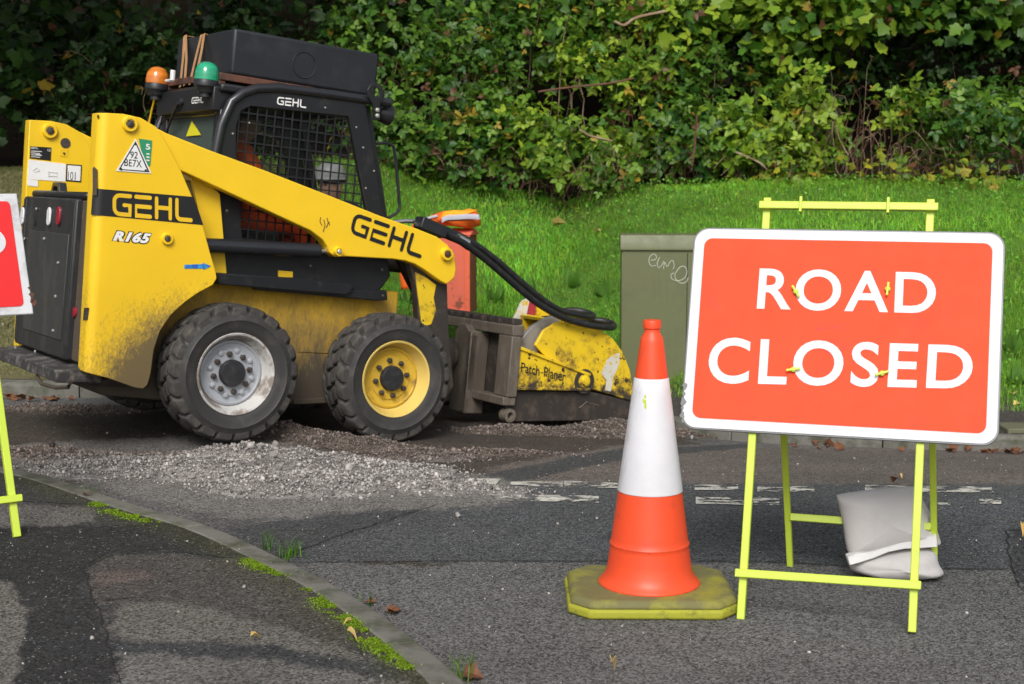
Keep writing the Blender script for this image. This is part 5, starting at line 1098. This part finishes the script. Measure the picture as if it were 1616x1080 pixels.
def sbar(mb, a, b, w, d, y): return mb.bar((a[0], y, a[1]), (b[0], y, b[1]), w, d)
FRM = sbar(MB(), (-.279, .485), (-.279, -1.003), .027, .024, .028).build('leg', 'frame_green', SG, .003); sbar(MB(), (.282, .485), (.282, -.992), .027, .024, .028).build('leg', 'frame_green', SG, .003)
sbar(MB(), (-.305, .452), (.308, .452), .028, .022, .004).build('crossbar', 'frame_green', SG, .003); sbar(MB(), (-.305, -.849), (.305, -.838), .028, .022, .004).build('crossbar', 'frame_green', SG, .003)
for u in (-.158, .141): MB().bar((u, .0, .425), (u, .0, .482), .010, .030).build('bracket', 'frame_green', SG, .002)
# rear frame: hinged at the top, feet on the ground
top = {}; feet = {}
iR = SF.R.T
fl_ = iR@(onground(1247, 893)-SF.O); fr2 = iR@(np.array([fl_[0], 0, 0])*0+onground(1247, 893)+_r2*.535+np.array([0, 0, .156*0])-SF.O)
gl = onground(1247, 893); gr = gl+np.array([_r2[0], _r2[1], 0])/np.linalg.norm(_r2[:2])*.535; fl_ = iR@(gl-SF.O); fr2 = iR@(gr-SF.O)
tl = np.array([-.245, .055, .30]); tr = np.array([.285, .055, .30])
for a, b in ((tl, fl_), (tr, fr2)): MB().bar(a, b, .026, .024, (1, 0, 0)).build('leg', 'frame_green', SG, .003)
def lerp(a, b, t): return a+(b-a)*t
tt = .835; MB().bar(lerp(tl, fl_, tt)+np.array([.01, -.012, 0]), lerp(tr, fr2, tt)+np.array([-.01, -.012, 0]), .028, .022, (0, 1, 0)).build('crossbar', 'frame_green', SG, .003)

# sandbag folded over the rear bar
def pillow(mb, c, ax, h, rng, ex=2.6, nu=28, nv=18, sag=0.):
    ax = [np.array(a, float)/np.linalg.norm(a) for a in ax]; V = []
    f = lambda t: math.copysign(abs(t)**(2/ex), t)
    for i in range(nv+1):
        ph = -math.pi/2+math.pi*i/nv
        for j in range(nu):
            th = 2*math.pi*j/nu; x, y, z = f(math.cos(th))*abs(math.cos(ph))**(2/ex), f(math.sin(th))*abs(math.cos(ph))**(.9), f(math.sin(ph))
            y *= (1-.35*x*x)*(1-.25*z*z); w = 1+.05*math.sin(5*x+3*z+c[0]*9)+.035*math.sin(9*z-4*x)
            p = np.array(c)+ax[0]*h[0]*x+ax[1]*h[1]*y*w+ax[2]*h[2]*(z-sag*(1-x*x)*.3); V.append(p)
    return mb.add(V, [(i*nu+j, i*nu+(j+1) % nu, (i+1)*nu+(j+1) % nu, (i+1)*nu+j) for i in range(nv) for j in range(nu)])
yb = 5.20; c1 = at(1401, 817, yb); c2 = at(1412, 873, yb-.02); rx_ = np.array([.99, -.12, 0]); nx_ = np.array([.12, .99, 0])
base = np.array([c2[0], c2[1], float(G(c2[0], c2[1]))])
def cushion(mb, px, Y, th, seed, tilt=0.):
    P = spline([at(a, b, Y)-base for a, b in px+px[:1]], 5)[:-1]; c = P.mean(0); n = len(P); L_ = 13; V = []
    for k in range(L_):
        t = -1+2*k/(L_-1); s = (1-abs(t)**2.2)**.42 if abs(t) < 1 else .03
        for i, p in enumerate(P):
            u = (p-c)*s; w = 1+.012*math.sin(6.283*2*i/n+seed); y = th*t*(1-.35*(s*.0+abs(i/n-.5)))
            V.append((c[0]+u[0]*w, c[1]+y+tilt*u[2], c[2]+u[2]*w+.003*math.sin(k*1.1+seed)*s))
    return mb.add(V, [(k*n+i, k*n+(i+1) % n, (k+1)*n+(i+1) % n, (k+1)*n+i) for k in range(L_-1) for i in range(n)]+[tuple(range(n)), tuple(range((L_-1)*n, L_*n))])
sbg = MB(); cushion(sbg, [(1322, 784), (1345, 780), (1400, 773), (1442, 771), (1452, 780), (1470, 815), (1480, 846), (1477, 858), (1430, 862), (1380, 870), (1342, 872), (1334, 864), (1330, 826)], yb, .085, 1, .12)
cushion(sbg, [(1339, 892), (1350, 878), (1400, 868), (1450, 862), (1472, 868), (1480, 888), (1487, 905), (1455, 910), (1410, 911), (1370, 907), (1346, 900)], yb-.01, .115, 4)
sg_ = sbg.build('sandbag', 'sand_cloth', None, 0, smooth=180); sg_.location = base; tag(sg_, 'pale grey sandbag folded over the rear bar of the closed sign, resting on the road', 'sandbag')
hm = []
for (px, py, t) in ((1338, 880, 0), (1352, 874, 0), (1375, 872, 0), (1400, 864, 0), (1425, 856, 0), (1450, 852, 0), (1478, 844, 0)): hm.append((at(px, py, yb-.075)-base))
lo_ = [(at(px, py, yb-.088)-base) for px, py in ((1341, 893), (1356, 889), (1378, 882), (1402, 872), (1427, 867), (1452, 866), (1480, 864))]
V = [*hm, *lo_]+[p+np.array([0, .05, 0]) for p in hm]+[p+np.array([0, .03, 0]) for p in lo_]; n = 7
MB().add(V, [(i, i+1, n+i+1, n+i) for i in range(n-1)]+[(2*n+i, 3*n+i, 3*n+i+1, 2*n+i+1) for i in range(n-1)]+[(i, 2*n+i, 2*n+i+1, i+1) for i in range(n-1)]+[(n+i, n+i+1, 3*n+i+1, 3*n+i) for i in range(n-1)]+[(0, n, 3*n, 2*n), (n-1, 3*n-1, 4*n-1, 2*n-1)]).build('hem', 'sand_hem', sg_, .004, 2)

# ------------------------------------------------------------------ traffic cone
cb = onground(1027, 966); cb = np.array([.487, 4.915, 0.0]); CN = empty('traffic_cone', (cb[0], cb[1], 0), 'orange and white traffic cone on a mossy square rubber base, left of the closed sign', 'traffic cone')
oc = [(-.295, -.17), (-.225, -.245), (.225, -.25), (.298, -.17), (.298, .17), (.225, .25), (-.225, .25), (-.295, .17)]; 
BS = MB().prism([(x, y, .001) for x, y in oc], [(x, y, .035) for x, y in oc]).build('rubber_base', 'cone_base_rim', CN, .010, 3)
MB().prism([(x*.985, y*.985, .034) for x, y in oc], [(x*.93, y*.93, .062) for x, y in oc]).build('base_top', 'cone_base', BS, .012, 3)
zr = lambda z: .152-(z-.10)*(.152-.036)/(.96-.10)
prof = [(.178, .058), (.180, .066), (.174, .074), (.164, .082), (.158, .095)]+[(zr(z), z) for z in (.11, .15, .19)]+[(zr(.205)+.001, .202), (zr(.21)+.004, .208), (zr(.215)+.001, .214)]+[(zr(z), z) for z in (.23, .40, .60, .80, .92)]+[(.038, .938), (.030, .950), (.027, .956), (.027, .966), (.031, .970), (.032, .990), (.029, .998), (.012, .999)]
MB().lathe(prof, (0, 0, 0), (0, 0, 1), 56).build('cone_body', 'cone_orange', CN)
za, zb_ = .397, .795; MB().lathe([(zr(za)+.0005, za-.002), (zr(za)+.0025, za)]+[(zr(z)+.0025, z) for z in np.linspace(za, zb_, 10)[1:]]+[(zr(zb_)+.0005, zb_+.002)], (0, 0, 0), (0, 0, 1), 56, False).build('reflective_sleeve', 'cone_white', CN)
ys_ = MB()
for (z, w, h_, a) in ((.70, .008, .03, -1.95), (.72, .006, .012, -2.05), (.735, .006, .01, -1.98)):
    r = zr(z)+.0032; p = [(r*math.cos(a+da), r*math.sin(a+da), z+dz) for da, dz in ((-.05, 0), (.05, -.006), (.06, h_*.4), (.04, h_), (-.03, h_*.9))]; ys_.add(p, [(0, 1, 2, 3, 4)])
ys_.build('yellow_scuff', 'frame_green', CN)

# ------------------------------------------------------------------ second sign, cut by the left edge of the picture
fo = onground(27, 848, PZ); th, le = rad(34), rad(20); r_ = np.array([math.cos(th), math.sin(th), 0]); bk = np.array([-math.sin(th), math.cos(th), 0]); u_ = np.array([0, 0, math.cos(le)])+bk*math.sin(le)
S2 = Frame(fo, np.stack([r_, np.cross(u_, r_), u_], 1)); SG2 = empty('road_sign', S2, 'worn red sign with battered white edges, cut off by the left edge', 'road sign')
pc = S2.xz([(22, 306), (57, 496)], -.03); xR = (pc[0][0]+pc[1][0])/2; zT, zB = pc[0][1], pc[1][1]; wd2 = .66; hw = (zT-zB)
PL2 = MB().py([(xR, zB), (xR, zT), (xR-wd2, zT), (xR-wd2, zB)], -.036, -.026).build('sign_plate', 'sign_white_old', SG2, .012, 3)
rr2 = [(xR-wd2/2+x, (zT+zB)/2+z) for x, z in rrect(wd2/2-.036, hw/2-.036, .02)]; MB().py(rr2, -.0385, -.035).build('face', 'sign_red_old', PL2)
cz = zB+hw*.60; q = [np.array((xR-wd2+.10, -.0405, cz+.06)), np.array((S2.y(9, 380, -.04)[0], -.0405, cz+.06)), np.array((xR-wd2+.10, -.0405, cz-.06)), np.array((S2.y(9, 380, -.04)[0], -.0405, cz-.06))]
text_on(MB(), 'ROAD', q, offset=.03, spacing=1.1).build('lettering', 'sign_white_old', PL2)
t = MB()
for (px, py, s) in ((50, 466, .010), (53, 478, .012), (51, 474, .007), (46, 455, .005)): c = S2.y(px, py, -.037); t.add([(c[0]+s*math.cos(v)*(1+.4*math.sin(3*v)), -.0372, c[2]+s*1.3*math.sin(v)) for v in np.arange(9)*.698], [tuple(range(9))])
t.build('rust_chip', 'rust', PL2)
for x in (0, -.42): MB().bar((x, .0, 0), (x, .0, zT-.02), .030, .026).build('leg', 'frame_green', SG2, .003)
cb_ = S2.y(18, 788, -.02)[2]; MB().bar((-.47, -.022, cb_), (.035, -.022, cb_), .030, .020).build('crossbar', 'frame_green', SG2, .003)
gb = S2.R.T@(np.array([0, 0, 0])+np.array([bk[0]*.9, bk[1]*.9, 0])); 
for x in (0, -.42): MB().bar((x, .03, zT-.05), (x+gb[0], gb[1], gb[2]), .028, .024).build('leg', 'frame_green', SG2, .003)

# ------------------------------------------------------------------ green street cabinet
c0 = onground(1030, 611, B); GC = empty('street_cabinet', (c0[0], c0[1], c0[2]), 'olive green street cabinet with scratched graffiti, half hidden by the closed sign', 'street cabinet')
CF = Frame(c0, np.array([[math.cos(rad(-3)), -math.sin(rad(-3)), 0], [math.sin(rad(-3)), math.cos(rad(-3)), 0], [0, 0, 1]]))
GC.matrix_world = CF.mat(); xl = CF.y(980, 500, 0)[0]; zt = CF.y(985, 393, 0)[2]; zt2 = CF.y(985, 374, 0)[2]; xr_ = xl+.95
MB().box(xl-.03, xr_+.03, -.02, .40, -.3, .02).build('plinth', 'concrete', GC, .01)
CBd = MB().box(xl, xr_, 0, .36, .0, zt).build('cabinet_body', 'cabinet_green', GC, .008)
MB().px([(-.018, zt-.012), (-.018, zt+.012), (.02, zt2+.015), (.34, zt2+.015), (.378, zt+.012), (.378, zt-.012)], xl-.012, xr_+.012).build('lid', 'cabinet_green', GC, .006)
xm_ = CF.y(1083, 500, 0)[0]; MB().box(xm_, xm_+.006, -.0015, .002, .03, zt-.03).build('door_gap', 'crack', CBd)
t = MB()
for P in ([(1027, 411), (1034, 410), (1036, 405), (1032, 401), (1026, 405), (1024, 413), (1028, 420), (1035, 419)], [(1041, 406), (1037, 416), (1040, 423), (1046, 416), (1047, 412)], [(1047, 425), (1049, 414), (1053, 421), (1058, 413), (1062, 412), (1064, 420), (1062, 425)],
          [(1064, 431), (1059, 434), (1061, 441), (1072, 443), (1081, 438), (1084, 428), (1080, 421), (1073, 422), (1066, 432), (1066, 440), (1074, 447), (1083, 445), (1086, 438)]): t.tube(spline([CF.y(a, b, -.001) for a, b in P], 4), .0028, 5)
t.build('graffiti', 'chalk', CBd)
t = MB()
for (a, b) in ((1011, 459), (1055, 537), (1075, 547), (1050, 567), (1053, 571), (1000, 455), (1073, 561)): c = CF.y(a, b, -.0008); t.lathe([(.004, 0), (.003, .001)], c, (0, -1, 0), 6)
for P in ([(1031, 437), (1034, 475)], [(1040, 434), (1043, 472)], [(1052, 440), (1054, 478)]): t.tube([CF.y(a, b, -.0003) for a, b in P], .0012, 4)
t.build('scratch', 'slab', CBd)

# ------------------------------------------------------------------ faded red cabinet with a jacket on top
c0 = at(700, 500, 11.3); zb = float(B(c0[0], c0[1])); RF = Frame((c0[0], c0[1], zb), np.array([[math.cos(rad(-14)), -math.sin(rad(-14)), 0], [math.sin(rad(-14)), math.cos(rad(-14)), 0], [0, 0, 1]]))
RC = empty('red_cabinet', RF, 'faded peeling red metal cabinet standing on the grass behind the loader arm', 'street cabinet')
xr_ = RF.y(742, 440, 0)[0]; xl = RF.y(652, 440, 0)[0]; zt = RF.y(742, 372, 0)[2]; zt2 = zt+.055; zlo = RF.y(742, 494, 0)[2]
dp = .20
MB().box(xl, xr_, .002, dp, zlo, zt).build('cabinet_body', 'rust_side', RC, .006)
MB().px([(-.015, zt), (-.015, zt+.015), (dp*.5, zt2), (dp+.015, zt+.015), (dp+.015, zt)], xl-.012, xr_+.012).build('roof', 'red_cabinet', RC, .006)
RD = MB().box(xl+.0, xr_-.0, -.006, .0, zlo+.002, zt-.002).build('door', 'red_cabinet', RC, .002)
MB().box(xl-.002, xr_+.002, -.022, -.008, zlo, zlo+.028).box(xr_-.04, xr_+.002, -.022, -.008, zlo+.028, zt).box(xl-.002, xl+.04, -.022, -.008, zlo+.028, zt).build('door_frame', 'red_trim', RD, .002)
MB().box(xl+.05, xl+.10, .03, dp-.03, -.3, zlo).box(xr_-.10, xr_-.05, .03, dp-.03, -.3, zlo).build('leg', 'rust', RC)
MB().box(xr_-.001, xr_+.003, .07, .10, zlo+.38, zlo+.46).build('keyhole_plate', 'rust', RC)
def blob(mb, pts_px, Y, th, fr, seed):      # soft folded cloth: outline turned into a rounded, creased body
    P = [fr.y(a, b, Y) for a, b in pts_px]; c = np.mean(P, 0); n = len(P); V = []; L_ = 7
    for k in range(L_):
        ph = -math.pi/2+math.pi*k/(L_-1); s = math.cos(ph)**.55 if 0 < k < L_-1 else .02; y = th*math.sin(ph)
        for i, p in enumerate(P): q = c+(p-c)*(s*(1+.06*math.sin(i*2.3+k+seed))); V.append((q[0], q[1]+y, q[2]+.012*math.sin(i*1.7+k*1.3+seed)))
    return mb.add(V, [(k*n+i, k*n+(i+1) % n, (k+1)*n+(i+1) % n, (k+1)*n+i) for k in range(L_-1) for i in range(n)]+[tuple(range(n)), tuple(range((L_-1)*n, L_*n))])
JK = blob(MB(), [(668, 346), (680, 341), (700, 336), (716, 333), (735, 332), (752, 335), (757, 345), (757, 353), (748, 359), (735, 361), (715, 357), (700, 354), (684, 352)], .08, .13, RF, 1).build('hi_vis_jacket', 'orange', None, 0, smooth=180)
def glob(o, fr): o.matrix_world = fr.mat(); return o
glob(JK, RF); tag(JK, 'orange hi-vis jacket with silver tape lying on the red cabinet', 'jacket')
blob(MB(), [(690, 341), (705, 335), (720, 332), (738, 331), (752, 333), (752, 338), (730, 339), (712, 343), (698, 349)], .07, .12, RF, 3).build('lining', 'orange_yellow', JK, 0, smooth=180)
def tape(px, w, dy):
    P = spline([RF.y(a, b, dy) for a, b in px], 5); n = len(P); V = [p+np.array([0, 0, w]) for p in P]+[p-np.array([0, 0, w]) for p in P]; V += [p+np.array([0, .02, 0]) for p in V]
    return MB().add(V, [(i, i+1, n+i+1, n+i) for i in range(n-1)]+[(2*n+i, 3*n+i, 3*n+i+1, 2*n+i+1) for i in range(n-1)]+[(i, 2*n+i, 2*n+i+1, i+1) for i in range(n-1)]+[(n+i, n+i+1, 3*n+i+1, 3*n+i) for i in range(n-1)])
tape([(697, 348), (706, 344), (722, 343), (740, 342), (756, 343)], .020, -.055).build('reflective_tape', 'reflective', JK, .002, 2, 180)
tape([(672, 346), (680, 343), (690, 341)], .010, -.05).build('reflective_tape', 'reflective', JK, .002, 2, 180)
MB().tube(spline([RF.y(668, 347, .06), RF.y(652, 372, .02), RF.y(640, 408, .0), RF.y(638, 430, -.01), RF.y(641, 456, -.01)]), np.linspace(.05, .040, 25), 12).build('sleeve', 'orange', JK, 0, smooth=180)

# ------------------------------------------------------------------ mossy slab, leaves, pebbles
p = onground(1622, 680, B); o = MB().box(-.17, .5, -.12, .12, -.05, .035).build('concrete_slab', 'slab', None, .01); o.location = (p[0], p[1], float(B(p[0], p[1]))); tag(o, 'mossy concrete slab on the far footpath at the right edge', 'slab')
_nl = leaflet(.34, .12, .3)
def leafobj(p, s, mat, label, group, rng, name='fallen_leaf', narrow=False):
    TV, TF_ = _nl if narrow else (MP_V, MP_F)
    V = TV*s*np.array([1, 1, rng.uniform(1.5, 3.5)]); V[:, 2] += .25*s*(V[:, 0]/s)**2*rng.uniform(-.5, 2.2); a = rng.uniform(0, 6.28); c, sn = math.cos(a), math.sin(a); V = V@np.array([[c, sn, 0], [-sn, c, 0], [0, 0, 1]])
    tx = rng.normal()*.45; V = V@np.array([[1, 0, 0], [0, math.cos(tx), math.sin(tx)], [0, -math.sin(tx), math.cos(tx)]]); V[:, 2] -= V[:, 2].min()-.003
    me = bpy.data.meshes.new(name); me.from_pydata([tuple(v) for v in V], [], TF_); me.materials.append(M[mat]); o = bpy.data.objects.new(name, me); COL.objects.link(o); o.location = p; o.modifiers.new('t', 'SOLIDIFY').thickness = .0012; tag(o, label, 'leaf', group); return o
for k in range(46):
    px = RNG.choice([RNG.uniform(1240, 1330), RNG.uniform(1420, 1616), RNG.uniform(1560, 1640)]); py = 704+(px-1240)*.026+RNG.uniform(-3, 5); p = onground(px, py)
    leafobj((p[0], p[1], p[2]), RNG.uniform(.03, .07), 'dead_leaf', 'curled dead leaf in the far gutter beyond the right leg of the closed sign' if px > 1400 else 'curled dead leaf in the far gutter seen under the closed sign', 'dead leaves in the far gutter', RNG)
for k in range(26):
    px = RNG.uniform(-5, 118); p = onground(px, 627+RNG.uniform(-2, 8)); leafobj((p[0], p[1], p[2]), RNG.uniform(.04, .08), 'dead_leaf', 'brown dead leaf at the far kerb behind the loader bumper', 'dead leaves behind the loader', RNG)
for (px, py, s, m, l, f) in ((590, 955, .04, 'dead_leaf', 'upper of the brown leaves lying against the near kerb', G), (612, 968, .05, 'dead_leaf', 'broad brown leaf lying against the near kerb', G), (625, 972, .042, 'dead_leaf', 'curled brown leaf on the road, lowest by the near kerb', G), (733, 1072, .06, 'dead_leaf', 'brown leaf at the end of the near kerb, bottom edge', G), (965, 1070, .05, 'yellow_leaf', 'small tan leaf on the road below the cone', G),
        (395, 1015, .04, 'yellow_leaf', 'narrow yellow leaf on the grey pavement patch', PZ), (555, 983, .03, 'yellow_leaf', 'small yellow leaf by the moss along the kerb', PZ), (548, 1012, .035, 'yellow_leaf', 'small pale leaf on the pavement below the moss', PZ), (137, 785, .04, 'dead_leaf', 'small brown leaf at the pavement edge by the left moss strip', PZ), (1415, 766, .05, 'dead_leaf', 'orange leaf on the road above the sandbag', G), (1420, 756, .03, 'yellow_leaf', 'tiny yellow leaf on the road above the sandbag', G), (1612, 846, .05, 'yellow_leaf', 'thin yellow leaf on the dark road patch at the right edge', G),
        (873, 360, .13, 'yellow_leaf', 'large pale yellow maple leaf on the grass above the hoses', B), (945, 372, .07, 'yellow_leaf', 'small yellow leaf on the grass left of the green cabinet', B), (1597, 622, .06, 'yellow_leaf', 'pale leaf at the grass edge beside the closed sign', B), (1607, 640, .05, 'yellow_leaf', 'pale leaf on the far footpath above the mossy slab', B)):
    p = onground(px, py, f); leafobj((p[0], p[1], p[2]+(.02 if f is B and py < 600 else .002)), s, m, l, 'fallen leaves', RNG, narrow=(m == 'yellow_leaf' and f is not B))
for (px, py, s, l) in ((722, 816, .020, 'largest pale pebble on the dark road band'), (880, 828, .008, 'small pebble on the dark road band left of the cone'), (1015, 1000, .006, 'tiny pebble on the road in front of the cone base'), (385, 928, .010, 'pale pebble on the brown pavement patch')):
    p = onground(px, py, PZ if px < 400 else G); o = stones('pebble', np.array([[0, 0, s*.5]]), np.array([s]), np.array([[.30, .28, .26]]), RNG); o.location = p; tag(o, l, 'pebble', 'pebbles')
# dead branches hanging in the hedge
for (P, Y, r, l) in (([(850, 145), (900, 138), (960, 132), (1000, 124)], 14.1, .010, 'long reddish dead branch slanting across the brambles above the hoses'), ([(1160, 240), (1180, 248), (1200, 258), (1213, 270)], 13.9, .010, 'pale bare twig above the top bar of the closed sign'), ([(915, 205), (930, 214), (950, 219), (966, 223)], 13.9, .010, 'pale bare twig at the foot of the hedge above the hoses'),
        ([(1100, 180), (1098, 210), (1096, 235), (1092, 262)], 14.0, .010, 'upright brown stake in the hedge above the green cabinet'), ([(970, 34), (985, 40), (1000, 30), (1020, 24), (1050, 18)], 14.6, .014, 'forked grey branch near the top of the picture'), ([(1320, 200), (1324, 218), (1330, 230), (1338, 245)], 13.8, .007, 'thin pale stalk above the right half of the closed sign')):
    o = MB().tube(spline([at(a, b, Y+.03*i) for i, (a, b) in enumerate(P)], 4), r, 6).build('dead_branch', 'dead_cane' if 'pale' in l or 'grey' in l else 'red_cane', None); tag(o, l, 'branch', 'dead branches in the hedge')
